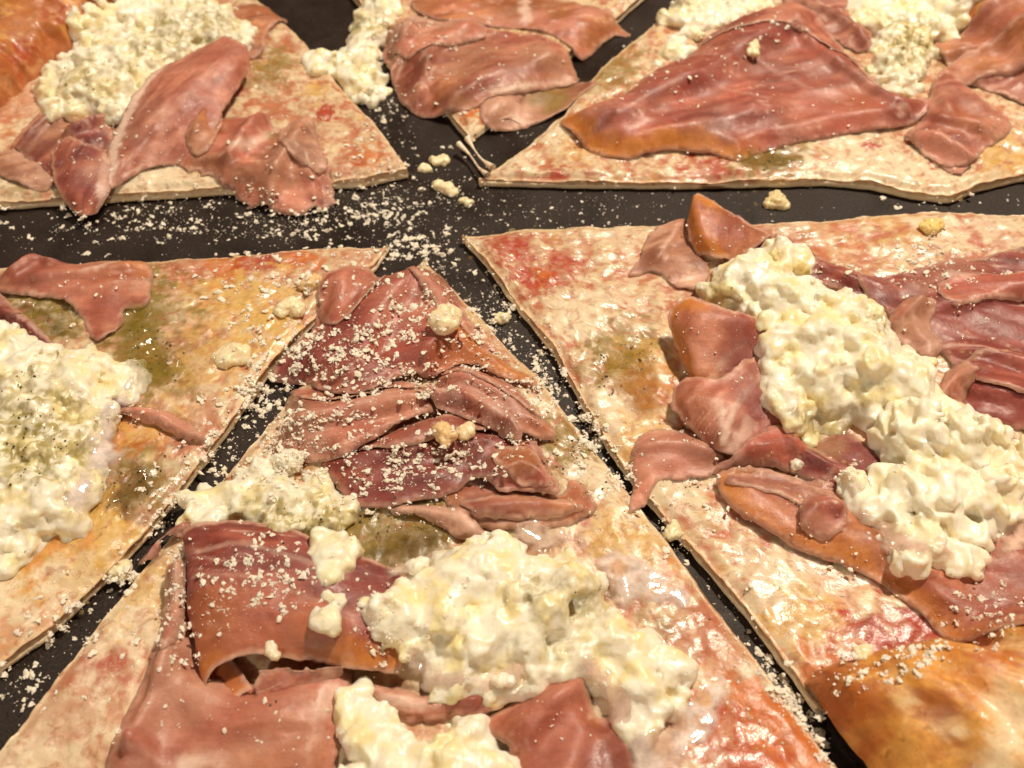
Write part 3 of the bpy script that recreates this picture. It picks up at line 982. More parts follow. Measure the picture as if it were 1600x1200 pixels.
# every sheet below is laid on what is already there, lowest first
# ---- upper left slice
ham('dark crumpled ham fold under the left side of the curd by the orange crust', 'on the dark crumpled ham fold',
    [(16, 223), (45, 186), (74, 165), (107, 176), (136, 168), (177, 160), (186, 181), (172, 223), (155, 264), (82, 280), (41, 247)],
    tone='purple', tone2='brown', folds=[([(30, 225), (70, 190), (100, 178)], 2.5, 2.2), ([(110, 205), (145, 190), (178, 178)], 3.0, 2.0), ([(95, 260), (130, 220)], 2.0, 2.5)], edge=1.2, angle=0.9)
ham('narrow pale ham strip at the left picture edge beside a cheesy rim', 'on the narrow pale ham strip',
    [(-25, 228), (0, 231), (25, 235), (62, 256), (80, 282), (50, 287), (0, 268), (-25, 262)], tone='pale', tone2='brown', edge=1.0)
ham('greyish brown ham with torn frilly edge hanging over the slice beside the tip', 'on the frilly brown ham',
    [(285, 161), (305, 144), (330, 153), (346, 173), (371, 173), (404, 173), (437, 194), (487, 181), (495, 223), (511, 247), (521, 292), (513, 297), (495, 303), (466, 312), (437, 312), (412, 303), (384, 300), (355, 280), (313, 264), (280, 247), (272, 214)],
    tone='brown', tone2='rose', ragged=0.9, lift=1.5, wrinkle=1.3, edge=1.2, angle=-0.3,
    folds=[([(365, 235), (395, 195), (410, 180)], 3.5, 3.0), ([(420, 285), (455, 225), (480, 195)], 3.2, 3.2), ([(310, 210), (325, 175), (335, 160)], 2.5, 2.4), ([(490, 290), (480, 245)], 1.8, 3.0)],
    streaks=[([(365, 240), (400, 225), (440, 190), (480, 183)], 1.6, 0.75), ([(440, 215), (480, 205)], 1.2, 0.5)], paint=[(455, 260, 9, 'pale', 0.7), (430, 210, 4, 'olive', 0.5), (320, 190, 8, 'orange', 0.6), (385, 195, 7, 'rose', 0.8)], over=[([(290, 166), (308, 146), (334, 158), (348, 186), (330, 232), (300, 240), (284, 205)], 'orange', 1.0), ([(440, 200), (486, 186), (496, 225), (512, 262), (470, 262), (442, 236)], 'pale', 0.6)])
ham('small translucent ham shred at the top beside the first curd', 'on the small ham shred near the top',
    [(359, 8), (404, 2), (445, 14), (420, 45), (414, 72), (388, 90), (380, 60)], tone='orange', tone2='brown', folds=[([(385, 70), (400, 30)], 1.5, 2.0)], edge=0.9)
loft('broad pink ham fold with a white fat rim leaning against the first curd', 'on the broad pink ham fold with white rim',
    [[(148, 300, 5.0), (165, 245, 6.2), (186, 190, 7.5), (215, 140, 9.0), (250, 108, 10.5), (295, 84, 11.5), (352, 56, 12.0)],
     [(185, 290, 5.0), (205, 235, 8.2), (228, 190, 10.2), (262, 150, 12.0), (300, 115, 13.0), (340, 85, 13.5), (375, 64, 12.5)],
     [(225, 266, 4.8), (248, 225, 7.2), (272, 195, 9.2), (302, 160, 10.5), (335, 130, 11.2), (365, 105, 11.5), (386, 75, 11.0)],
     [(280, 254, 4.6), (305, 238, 5.4), (325, 215, 6.6), (343, 190, 7.2), (356, 162, 7.8), (374, 135, 8.0), (392, 102, 8.0)]],
    tone='pink', tone2='rose', angle=1.0, streaks=[([(150, 296), (168, 240), (190, 185), (222, 135), (256, 106)], 2.3, 0.95), ([(256, 106), (300, 80)], 1.2, 0.6)], paint=[(330, 95, 9, 'rose', 0.7), (300, 170, 8, 'red', 0.35), (300, 245, 8, 'pale', 0.4)], rim=0.3)
loft('ham tongue drooping over the rim of the slice into the gap', 'on the drooping ham tongue',
    [[(80, 240, 6.0), (105, 214, 7.5), (138, 224, 8.0), (165, 236, 7.0)],
     [(82, 268, 5.8), (108, 258, 7.5), (138, 266, 7.4), (178, 268, 5.8)],
     [(92, 300, 4.8), (112, 298, 6.0), (140, 300, 6.0), (172, 296, 5.0)],
     [(118, 334, 2.4), (128, 338, 2.6), (140, 338, 2.4), (152, 332, 2.2)]],
    tone='rose', tone2='purple', angle=1.3, n=50, m=50, paint=[(115, 285, 6, 'purple', 0.6), (155, 270, 6, 'pale', 0.5)], streaks=[([(170, 240), (160, 275), (150, 320)], 1.4, 0.6)])

# ---- top slice
ham('thin orange ham strip along the top edge behind the broad brown sheet', 'on the thin orange ham strip',
    [(640, 0), (690, -22), (780, -18), (900, 0), (985, 28), (960, 35), (930, 58), (905, 72), (840, 45), (760, 34), (690, 30)], tone='orange', tone2='rose', edge=0.8, streaks=[([(820, 0), (822, 30)], 2.2, 0.7)])
ham('olive tinted translucent ham end bridging the gap near the top centre', 'on the translucent olive ham end',
    [(805, 140), (850, 118), (897, 112), (931, 128), (897, 150), (864, 166), (816, 182), (769, 189), (749, 175), (762, 152)], tone='brown', tone2='pale', smooth=8, edge=0.6, paint=[(865, 138, 9, 'olive', 0.8), (905, 130, 6, 'brown', 0.6), (780, 170, 7, 'pale', 0.7)], wrinkle=0.5)
ham('broad smooth brownish ham sheet covering the top slice', 'on the broad brownish ham sheet',
    [(594, 50), (612, 22), (650, 12), (695, 30), (729, 24), (762, 30), (796, 34), (837, 42), (864, 52), (891, 70), (906, 98), (864, 112), (816, 132), (762, 145), (749, 154), (708, 158), (660, 152), (628, 135), (612, 105), (600, 75)],
    tone='rose', tone2='brown', lift=2.2, folds=[([(655, 120), (680, 70), (730, 45)], 2.6, 3.5), ([(700, 150), (780, 110), (890, 75)], 1.6, 4.0), ([(605, 90), (640, 40)], 3.0, 3.0)], edge=1.3, angle=0.5, paint=[(740, 80, 14, 'brown', 0.6), (830, 85, 10, 'pale', 0.5), (620, 60, 8, 'purple', 0.4), (690, 130, 6, 'orange', 0.5), (880, 95, 6, 'pale', 0.6)], streaks=[([(660, 95), (690, 45)], 1.2, 0.5), ([(770, 138), (830, 120), (895, 95)], 1.0, 0.7)], ragged=0.4, over=[([(612, 44), (668, 26), (742, 38), (760, 62), (700, 80), (640, 88), (612, 72)], 'pale', 0.4)])

# ---- upper right slice
ham('narrow ham lobe behind the top edge of the giant sheet', 'on the narrow ham lobe',
    [(1230, -20), (1315, -20), (1335, 15), (1360, 41), (1366, 64), (1349, 77), (1300, 55), (1240, 20)], tone='rose', tone2='pink', folds=[([(1260, 0), (1320, 30), (1352, 62)], 2.2, 2.8)], edge=0.8)
ham('glossy pink ham at the right picture edge below white curd', 'on the glossy pink ham at the edge',
    [(1465, 70), (1506, 49), (1562, 30), (1640, 8), (1680, 60), (1640, 160), (1575, 145), (1525, 128), (1492, 103)], tone='pink', tone2='orange', folds=[([(1480, 80), (1560, 70), (1640, 60)], 1.8, 3.5), ([(1530, 120), (1600, 110)], 1.4, 3.0)], edge=0.9, paint=[(1560, 90, 10, 'rose', 0.6), (1590, 50, 9, 'orange', 0.7)], over=[([(1480, 74), (1540, 52), (1620, 40), (1640, 80), (1560, 92), (1500, 96)], 'orange', 0.2)])
ham('ham flap with a fluted end beside the giant sheet', 'on the fluted ham flap',
    [(1448, 150), (1472, 109), (1525, 139), (1579, 184), (1574, 204), (1544, 225), (1523, 247), (1501, 264), (1461, 240), (1418, 203), (1445, 178)], tone='rose', tone2='pink', lift=1.4,
    folds=[([(1430, 205), (1480, 222), (1515, 240)], 2.2, 2.2), ([(1470, 180), (1540, 200)], 2.0, 3.0), ([(1460, 125), (1480, 170)], 1.6, 3.0)], edge=1.0, paint=[(1470, 215, 5, 'purple', 0.5), (1510, 190, 8, 'orange', 0.4)], over=[([(1428, 203), (1470, 205), (1512, 226), (1524, 246), (1484, 246), (1446, 226)], 'pink', -0.5)])
ham('giant smooth ham sheet with amber fat edge on the upper right slice', 'on the giant ham sheet',
    [(876, 176), (905, 160), (960, 150), (1000, 118), (1035, 92), (1075, 78), (1105, 50), (1145, 26), (1200, 8), (1250, 6), (1292, 38), (1330, 74), (1360, 105), (1400, 135), (1452, 142), (1450, 166), (1400, 185), (1330, 192), (1240, 211), (1190, 222), (1160, 236), (1145, 233), (1100, 223), (1040, 222), (980, 230), (930, 220), (895, 197)],
    tone='rose', tone2='red', lift=3.0, angle=0.25, wl=11.0, ragged=0.35, folds=[([(960, 175), (1080, 120), (1180, 60), (1240, 30)], 4.2, 9.0), ([(1240, 40), (1300, 90), (1400, 150)], 1.8, 4.0), ([(1010, 215), (1100, 190), (1200, 170)], 1.2, 6.0)], edge=1.0, wrinkle=0.9,
    fat_edge=[(920, 205, 14, 0.9), (980, 222, 14, 0.95), (1040, 215, 14, 0.95), (1100, 216, 13, 0.9), (1150, 228, 10, 0.7), (885, 180, 10, 0.8)], streaks=[([(1285, 35), (1340, 90), (1400, 138), (1448, 150)], 1.1, 0.6), ([(1180, 90), (1250, 130), (1330, 160)], 1.3, 0.22), ([(1100, 130), (1200, 160)], 1.2, 0.2)],
    paint=[(1060, 120, 14, 'red', 0.55), (1000, 150, 10, 'purple', 0.4), (1160, 60, 12, 'red', 0.4), (1250, 150, 16, 'pink', 0.25), (1340, 160, 10, 'orange', 0.3)], rim=0.35, over=[([(1090, 70), (1150, 30), (1210, 12), (1262, 18), (1310, 60), (1352, 104), (1300, 92), (1230, 62), (1160, 66)], 'rose', 0.4)])

# ---- lower right slice
ham('dark red ham fringe behind the top of the long curd', 'on the dark red ham fringe',
    [(1180, 372), (1230, 362), (1290, 405), (1350, 420), (1385, 440), (1370, 475), (1310, 450), (1250, 440), (1190, 420)], tone='red', tone2='purple', edge=0.8, folds=[([(1240, 390), (1340, 440)], 1.5, 3.0)])
ham('wide dark red ham sheet at the right edge above the cream', 'on the wide dark red ham sheet',
    [(1340, 440), (1385, 425), (1425, 415), (1480, 400), (1540, 395), (1600, 380), (1680, 380), (1690, 640), (1620, 665), (1520, 652), (1500, 600), (1470, 540), (1400, 500)], tone='red', tone2='purple', lift=1.4, wrinkle=1.1, angle=-0.45, folds=[([(1440, 480), (1520, 470), (1620, 450)], 1.8, 3.0), ([(1500, 545), (1560, 555), (1620, 580)], 2.0, 2.2), ([(1530, 610), (1600, 620)], 1.5, 4.0)],
    streaks=[([(1470, 535), (1540, 550), (1600, 575)], 1.0, 0.65), ([(1480, 430), (1560, 440), (1620, 430)], 1.4, 0.4)], paint=[(1560, 610, 12, 'red', 0.8), (1540, 500, 10, 'purple', 0.7), (1480, 400, 9, 'pale', 0.5), (1450, 440, 7, 'pale', 0.3)], over=[([(1470, 436), (1560, 424), (1660, 430), (1660, 476), (1570, 466), (1490, 476)], 'rose', 0.1), ([(1512, 556), (1580, 548), (1660, 574), (1660, 632), (1570, 612), (1524, 596)], 'red', -0.3)])
ham('pale torn ham fragment between the long curd and the dark red sheet', 'on the pale torn ham fragment',
    [(1392, 500), (1410, 465), (1440, 458), (1466, 470), (1460, 500), (1478, 522), (1462, 546), (1430, 530)], tone='pale', tone2='rose', lift=1.6, folds=[([(1405, 490), (1440, 470)], 2.2, 2.6)], edge=1.2)
ham('small upright curled ham scrap beside the dark red sheet', 'on the curled ham scrap',
    [(1470, 600), (1488, 568), (1508, 560), (1528, 578), (1512, 608), (1517, 648), (1488, 634)], tone='pale', tone2='pink', lift=2.0, folds=[([(1478, 605), (1500, 578), (1520, 580)], 3.0, 2.0)], edge=1.6, ragged=0.8)
ham('sheer pale ham shred lying flat beside the upright amber fold', 'on the sheer ham shred',
    [(985, 424), (1000, 395), (1012, 365), (1035, 345), (1070, 330), (1083, 318), (1082, 360), (1095, 400), (1112, 412), (1095, 446), (1050, 440), (1025, 420)], tone='brown', tone2='pale', wrinkle=0.7, edge=0.5, lift=0.5, folds=[([(1030, 400), (1070, 340)], 1.2, 2.5)])
loft('upright amber ham fold at the top edge of the lower right slice', 'on the upright amber ham fold',
    [[(1078, 330, 7.0), (1086, 302, 11.0), (1112, 312, 10.5), (1160, 342, 7.5), (1205, 366, 5.0)],
     [(1074, 350, 7.5), (1086, 322, 11.5), (1112, 335, 11.0), (1158, 362, 8.5), (1190, 380, 6.0)],
     [(1078, 378, 6.5), (1092, 362, 9.8), (1112, 372, 9.5), (1145, 386, 7.5), (1170, 395, 5.5)],
     [(1090, 400, 5.0), (1100, 398, 6.2), (1115, 402, 6.4), (1135, 404, 5.8), (1150, 408, 5.0)]],
    tone='orange', tone2='rose', n=46, m=60, fat_edge=[(1085, 320, 8, 0.9), (1080, 370, 9, 0.9), (1095, 390, 7, 0.8)], paint=[(1150, 360, 7, 'red', 0.6)], rim=0.7, angle=1.2)
ham('sheer pale ham flap reaching over the cut edge toward the bottom slice', 'on the sheer pale flap at the cut edge',
    [(986, 792), (992, 740), (988, 700), (1010, 672), (1075, 666), (1122, 694), (1128, 728), (1078, 742), (1032, 746), (1004, 782)], tone='pale', tone2='rose', wrinkle=0.7, lift=1.0, folds=[([(1005, 695), (1060, 690), (1110, 705)], 1.6, 3.0)], edge=0.8, paint=[(1060, 710, 10, 'pink', 0.6)])
loft('crumpled lower lobe of red ham against the base of the long curd', 'on the crumpled red lobe',
    [[(1054, 612, 6.5), (1080, 588, 9.0), (1125, 590, 9.5), (1170, 560, 9.0), (1215, 545, 7.0)],
     [(1052, 640, 7.0), (1085, 625, 10.0), (1130, 625, 10.5), (1175, 610, 9.0), (1222, 600, 7.0)],
     [(1078, 668, 6.5), (1105, 660, 9.0), (1140, 665, 9.5), (1185, 655, 8.0), (1235, 650, 6.5)],
     [(1112, 700, 5.5), (1125, 705, 6.2), (1150, 712, 6.5), (1195, 712, 6.0), (1245, 700, 5.4)]],
    tone='pink', tone2='red', n=50, m=66, wrinkle=0.7, streaks=[([(1130, 690), (1150, 640), (1200, 575)], 1.0, 0.7), ([(1130, 680), (1120, 640)], 1.6, 0.5), ([(1145, 700), (1175, 660)], 2.2, 0.55)], paint=[(1190, 620, 9, 'purple', 0.75), (1080, 640, 7, 'orange', 0.4)], angle=0.8)
loft('ham fold with orange fat rim standing against the left of the long curd', 'on the ham fold with orange rim',
    [[(1074, 585, 6.0), (1052, 530, 7.5), (1046, 492, 9.5), (1062, 468, 12.0), (1080, 462, 13.0)],
     [(1098, 604, 7.2), (1082, 545, 10.5), (1082, 508, 13.0), (1092, 485, 14.2), (1108, 472, 13.8)],
     [(1138, 588, 7.2), (1130, 545, 10.2), (1128, 515, 12.5), (1138, 497, 13.2), (1150, 486, 12.6)],
     [(1205, 560, 6.0), (1200, 535, 8.0), (1200, 520, 9.2), (1202, 510, 10.0), (1205, 500, 9.5)]],
    tone='rose', tone2='pink', n=60, m=60, fat_edge=[(1050, 500, 10, 0.85), (1058, 545, 10, 0.85), (1070, 468, 8, 0.7), (1080, 585, 8, 0.5)], paint=[(1175, 540, 11, 'purple', 0.8), (1100, 520, 8, 'orange', 0.4), (1150, 500, 7, 'red', 0.5)], streaks=[([(1100, 600), (1130, 560), (1165, 530)], 0.8, 0.5)], rim=0.6, angle=0.9)
ham('purple ham strip lying under the curd toward the torn cream', 'on the purple ham strip',
    [(1115, 735), (1150, 712), (1210, 672), (1260, 690), (1320, 668), (1395, 715), (1370, 745), (1345, 770), (1310, 765), (1270, 745), (1200, 728)], tone='purple', tone2='red', lift=0.9, folds=[([(1240, 700), (1310, 735), (1350, 760)], 2.2, 2.2), ([(1140, 725), (1200, 710)], 1.4, 2.5)], edge=0.9, streaks=[([(1265, 695), (1310, 730), (1345, 765)], 0.9, 0.4)], paint=[(1350, 720, 8, 'purple', 0.9), (1290, 690, 6, 'olive', 0.4)])
ham('long ham sheet with orange lower edge running to the golden crust', 'on the long ham sheet to the crust',
    [(1120, 742), (1137, 733), (1187, 729), (1250, 742), (1317, 762), (1345, 792), (1400, 822), (1500, 850), (1600, 820), (1690, 800), (1720, 1020), (1600, 1030), (1542, 1021), (1492, 1000), (1458, 967), (1421, 933), (1375, 900), (1317, 875), (1258, 854), (1208, 829), (1158, 800), (1129, 771)],
    tone='rose', tone2='orange', lift=1.6, angle=-0.6, wrinkle=0.9, folds=[([(1150, 775), (1210, 805), (1280, 835), (1350, 862)], 1.5, 5.5, 3.0), ([(1290, 760), (1350, 830), (1440, 890)], 1.0, 5.0), ([(1450, 900), (1540, 960), (1640, 980)], 1.8, 6.0)], edge=1.2, ragged=0.3,
    fat_edge=[(1140, 780, 9, 0.9), (1180, 815, 10, 0.9), (1235, 845, 10, 0.9), (1300, 870, 12, 0.85), (1370, 895, 13, 0.8), (1430, 935, 13, 0.85), (1480, 985, 11, 0.7), (1135, 745, 8, 0.8)],
    paint=[(1230, 780, 11, 'pink', 0.5), (1290, 800, 8, 'purple', 0.4), (1420, 870, 12, 'orange', 0.4), (1560, 930, 14, 'red', 0.5), (1500, 880, 10, 'orange', 0.5), (1600, 880, 12, 'red', 0.5)], streaks=[([(1250, 850), (1330, 868), (1430, 900)], 1.2, 0.3)], over=[([(1134, 742), (1196, 731), (1268, 750), (1318, 782), (1272, 790), (1206, 768), (1150, 758)], 'pink', -0.5)])
ham('small dark ham scrap resting on the long sheet near the torn cream', 'on the small dark ham scrap',
    [(1250, 800), (1258, 775), (1290, 765), (1318, 785), (1325, 812), (1300, 835), (1270, 830), (1252, 820)], tone='rose', tone2='purple', lift=1.2, folds=[([(1262, 810), (1285, 782), (1312, 790)], 1.6, 2.4)], edge=0.9, paint=[(1280, 822, 4, 'pale', 0.7)])

# ---- lower left slice
ham('ham with a raised pointed corner along the far edge of the oily slice', 'on the ham with a pointed corner',
    [(-30, 440), (0, 434), (25, 415), (40, 388), (52, 378), (68, 388), (111, 403), (185, 391), (216, 397), (234, 415), (230, 471), (193, 480), (187, 502), (150, 528), (123, 490), (99, 470), (49, 462), (-30, 456)],
    tone='rose', tone2='brown', lift=0.9, angle=0.2, folds=[([(20, 425), (55, 398), (75, 405)], 2.8, 2.4), ([(60, 440), (130, 430), (200, 415)], 1.4, 3.0), ([(110, 470), (170, 450)], 1.2, 3.0)], edge=0.9, streaks=[([(130, 435), (165, 425), (185, 412)], 0.9, 0.75)], fat_edge=[(210, 410, 8, 0.7)], paint=[(200, 430, 8, 'orange', 0.4), (110, 445, 8, 'pink', 0.5)])
ham('dark ham corner poking from under the curd at the left picture edge', 'on the dark ham corner',
    [(-30, 455), (0, 459), (37, 489), (88, 541), (55, 548), (-30, 530)], tone='purple', tone2='rose', folds=[([(0, 480), (45, 510), (80, 540)], 2.2, 2.4)], edge=0.9, streaks=[([(20, 490), (60, 520), (86, 540)], 0.7, 0.5)])
ham('little curved ham strip beside the milky edge of the oily slice', 'on the little curved ham strip',
    [(164, 640), (185, 630), (215, 630), (265, 644), (322, 676), (290, 684), (265, 672), (222, 656), (190, 650)], tone='red', tone2='pink', lift=0.8, folds=[([(170, 642), (230, 645), (300, 676)], 1.6, 1.6)], edge=0.6)

# ---- bottom slice
ham('pale ham scrap with small curl at the left cut of the bottom slice', 'on the pale ham scrap with curl',
    [(208, 868), (222, 852), (247, 829), (274, 815), (306, 815), (292, 842), (258, 842), (242, 864), (225, 879)], tone='rose', tone2='purple', lift=1.2, folds=[([(222, 870), (245, 843), (290, 826)], 2.4, 1.8)], edge=1.2)
ham('brown orange ham layer lowest in the frosted stack beside the cut', 'on the lowest brown layer of the frosted stack',
    [(690, 764), (742, 740), (787, 750), (871, 770), (895, 742), (925, 766), (930, 790), (892, 814), (829, 824), (746, 818), (706, 790)], tone='orange', tone2='brown', lift=1.0, folds=[([(720, 800), (800, 790), (900, 790)], 1.6, 2.5)], edge=0.7, angle=0.1, paint=[(760, 770, 8, 'red', 0.5), (910, 780, 6, 'red', 0.4)], streaks=[([(720, 808), (800, 806), (880, 800)], 1.3, 0.5)], over=[([(720, 782), (800, 772), (880, 782), (915, 792), (850, 806), (760, 806)], 'rose', 0.1)])
ham('slimy pale fat strip between the frosted stack and the oil pool', 'on the slimy fat strip',
    [(610, 786), (660, 785), (700, 790), (740, 812), (760, 835), (720, 838), (690, 820), (655, 806), (620, 800)], tone='pale', tone2='pink', lift=0.9, folds=[([(630, 793), (690, 803), (740, 828)], 1.4, 2.0)], paint=[(680, 800, 10, 'pale', 0.5)], streaks=[([(630, 792), (690, 800), (745, 830)], 2.4, 0.55)])
ham('dark ham layer powdered with cheese, third down in the frosted stack', 'on the dark powdered ham layer',
    [(500, 716), (558, 690), (608, 665), (667, 645), (704, 636), (767, 655), (815, 676), (834, 668), (852, 706), (873, 756), (868, 779), (838, 768), (817, 760), (787, 762), (742, 745), (704, 764), (642, 779), (567, 783), (528, 758)],
    tone='red', tone2='purple', lift=2.2, angle=0.2, wrinkle=1.0, folds=[([(540, 740), (640, 700), (740, 690)], 1.4, 4.0), ([(760, 740), (830, 730), (866, 768)], 1.8, 3.0)], edge=1.2, ragged=0.5, paint=[(820, 720, 9, 'orange', 0.4), (850, 760, 6, 'pale', 0.5), (620, 740, 12, 'purple', 0.4)], over=[([(556, 700), (636, 668), (716, 648), (770, 664), (708, 688), (622, 714)], 'rose', 0.3), ([(770, 700), (826, 690), (852, 722), (864, 762), (820, 752), (780, 730)], 'orange', -0.4)])
ham('left wing of the frosted ham stack, second layer, drooping toward the cut', 'on the left wing of the frosted stack',
    [(420, 690), (440, 640), (444, 585), (487, 600), (558, 602), (608, 585), (660, 598), (682, 632), (642, 650), (600, 672), (558, 697), (517, 712), (480, 705), (440, 716)],
    tone='rose', tone2='pale', lift=3.6, angle=0.35, wrinkle=1.0, folds=[([(470, 655), (560, 640), (660, 615)], 2.0, 4.0), ([(530, 695), (600, 660), (670, 628)], 1.6, 2.2)], edge=1.2, paint=[(600, 640, 12, 'pink', 0.5), (470, 660, 10, 'pale', 0.5), (450, 690, 10, 'pale', 0.6), (600, 605, 8, 'orange', 0.3)], streaks=[([(560, 640), (610, 622), (655, 606)], 0.8, 0.6)], over=[([(448, 590), (500, 604), (590, 594), (650, 600), (612, 622), (530, 640), (470, 628)], 'brown', 0.3)])
ham('right wing of the frosted ham stack, second layer, reaching the cut edge', 'on the right wing of the frosted stack',
    [(642, 598), (668, 600), (690, 575), (725, 552), (767, 575), (808, 603), (852, 640), (870, 662), (858, 672), (838, 668), (818, 672), (812, 684), (767, 662), (717, 641), (679, 630)],
    tone='rose', tone2='pink', lift=3.8, angle=-0.55, wrinkle=0.8, folds=[([(665, 612), (730, 618), (810, 665)], 2.4, 2.4), ([(700, 580), (790, 615), (855, 655)], 1.4, 3.0)], edge=1.1, streaks=[([(720, 605), (770, 635), (812, 665)], 1.2, 0.55), ([(680, 610), (720, 625)], 0.8, 0.5)], paint=[(850, 660, 6, 'orange', 0.7), (760, 600, 10, 'rose', 0.5), (800, 640, 7, 'purple', 0.3)], over=[([(688, 582), (738, 562), (785, 592), (832, 632), (848, 652), (800, 636), (744, 610)], 'pink', -0.6)])
ham('uppermost ham of the frosted stack with orange right edge over the slice tip', 'on the uppermost ham of the frosted stack',
    [(415, 560), (433, 535), (460, 506), (486, 480), (500, 430), (530, 414), (558, 408), (596, 408), (642, 414), (683, 416), (698, 435), (719, 468), (739, 502), (762, 527), (808, 562), (843, 586), (817, 588), (767, 577), (725, 558), (680, 575), (642, 575), (600, 597), (558, 612), (500, 598), (470, 575), (440, 566)],
    tone='rose', tone2='red', lift=3.4, angle=0.6, wrinkle=1.1, wl=10.0, folds=[([(560, 560), (590, 490), (640, 430)], 2.6, 6.0), ([(500, 520), (540, 440)], 1.6, 3.0), ([(660, 560), (700, 500), (690, 440)], 1.6, 5.0), ([(480, 575), (560, 560), (650, 545)], -1.2, 4.0)], edge=0.9,
    fat_edge=[(690, 440, 12, 0.8), (725, 490, 13, 0.95), (755, 530, 13, 0.95), (800, 565, 13, 0.95), (835, 585, 8, 0.9)], paint=[(610, 470, 10, 'pink', 0.5), (530, 540, 12, 'purple', 0.55), (640, 560, 12, 'red', 0.5), (560, 440, 8, 'red', 0.4), (445, 550, 8, 'purple', 0.7), (740, 540, 9, 'orange', 0.7)], streaks=[([(560, 470), (600, 430)], 1.2, 0.3)], rim=0.4, over=[([(500, 432), (545, 412), (592, 410), (606, 440), (580, 478), (548, 510), (515, 516), (498, 480)], 'red', 1.2), ([(636, 416), (684, 418), (706, 448), (730, 492), (748, 520), (706, 516), (668, 478), (644, 446)], 'orange', -0.8)])
ham('smooth pink ham at the bottom centre shining between two curds', 'on the shining pink ham at the bottom centre',
    [(740, 1118), (800, 1092), (845, 1062), (875, 1052), (908, 1056), (924, 1085), (935, 1112), (975, 1120), (1000, 1215), (1010, 1300), (780, 1300), (780, 1200), (796, 1170), (755, 1132)], tone='orange', tone2='rose', lift=2.2, angle=0.5, wl=10, folds=[([(820, 1150), (870, 1090), (900, 1070)], 3.0, 4.5), ([(880, 1220), (910, 1130)], 1.8, 5.0)], edge=0.6, wrinkle=0.7, paint=[(960, 1170, 8, 'purple', 0.7), (880, 1080, 7, 'pink', 0.6), (840, 1160, 10, 'rose', 0.6)], ragged=0.25)
ham('crinkled ham ribbon between the largest curd and the bottom curd', 'on the crinkled ham ribbon',
    [(562, 1066), (624, 1068), (665, 1082), (710, 1074), (765, 1082), (765, 1105), (740, 1118), (687, 1120), (642, 1122), (605, 1105)], tone='rose', tone2='pink', lift=1.8, folds=[([(590, 1085), (650, 1098), (740, 1090)], 2.0, 2.0)], edge=1.0, wrinkle=1.2, streaks=[([(600, 1092), (660, 1098)], 1.6, 0.55)])
ham('large pale pink ham sheet with white fat line at the bottom left', 'on the large pale sheet with white fat line',
    [(260, 882), (272, 866), (284, 872), (292, 910), (292, 960), (300, 1000), (330, 1040), (400, 1060), (500, 1030), (545, 1040), (545, 1080), (530, 1140), (520, 1220), (520, 1330), (130, 1330), (150, 1230), (161, 1174), (187, 1110), (217, 1050), (240, 982), (252, 919)],
    tone='pink', tone2='pale', lift=2.4, angle=0.6, wl=12, wrinkle=0.8, folds=[([(270, 885), (268, 960), (240, 1060), (200, 1150)], 3.4, 3.0), ([(250, 1040), (330, 1120), (420, 1130)], 1.6, 6.0), ([(230, 1170), (190, 1150), (170, 1200)], 1.5, 3.0)], edge=1.2, ragged=0.3,
    streaks=[([(290, 1190), (380, 1172), (450, 1145), (505, 1100), (515, 1080)], 2.4, 0.9), ([(180, 1165), (230, 1180), (260, 1200)], 0.7, 0.5)], paint=[(420, 1110, 14, 'rose', 0.7), (370, 1130, 10, 'pink', 0.6), (260, 1080, 12, 'pale', 0.6), (270, 920, 8, 'pale', 0.6), (440, 1190, 12, 'orange', 0.5), (200, 1190, 8, 'rose', 0.6)], over=[([(255, 900), (275, 872), (288, 900), (284, 980), (262, 1030), (246, 990)], 'pale', 1.4)])
loft('dark red ham roll with open scroll end facing the viewer at the bottom left', 'on the dark red ham roll',
    [[(330, 852, 5.5), (300, 852, 5.6), (287, 838, 6.2), (300, 822, 7.6), (360, 814, 8.4), (440, 824, 8.8), (520, 854, 8.4), (600, 884, 7.0), (648, 906, 6.0)],
     [(338, 930, 5.5), (305, 928, 5.6), (291, 905, 7.0), (302, 875, 9.4), (355, 858, 11.4), (430, 862, 12.0), (510, 890, 11.6), (590, 920, 9.8), (645, 945, 8.0)],
     [(352, 1005, 5.6), (315, 1005, 5.6), (299, 980, 7.4), (308, 948, 10.0), (352, 918, 12.2), (422, 908, 13.0), (502, 932, 12.4), (582, 962, 10.4), (638, 985, 8.4)],
     [(376, 1050, 5.8), (334, 1062, 5.6), (311, 1042, 7.0), (318, 1008, 9.4), (356, 978, 11.6), (418, 964, 12.4), (496, 978, 11.8), (574, 1004, 10.0), (630, 1018, 8.2)],
     [(396, 1078, 6.4), (352, 1102, 5.8), (324, 1088, 6.6), (328, 1056, 8.6), (360, 1032, 9.8), (405, 1022, 9.6), (480, 1036, 8.0), (560, 1046, 7.4), (625, 1052, 7.0)]],
    n=90, m=130, tone='red', tone2='purple', angle=-0.25, wrinkle=0.5, ragged=0.25,
    fat_edge=[(330, 1080, 10, 0.9), (370, 1040, 12, 0.7), (470, 1015, 12, 0.85), (600, 1040, 12, 0.95), (540, 1035, 10, 0.7)], paint=[(360, 1010, 12, 'orange', 0.7), (420, 990, 12, 'rose', 0.7), (330, 960, 8, 'orange', 0.5), (420, 940, 7, 'pink', 0.3), (600, 930, 12, 'purple', 0.6), (500, 990, 8, 'orange', 0.6)],
    streaks=[([(310, 860), (380, 855), (460, 880), (540, 905)], 1.0, 0.3), ([(300, 900), (400, 915), (500, 950)], 0.7, 0.25)], rim=0.6)
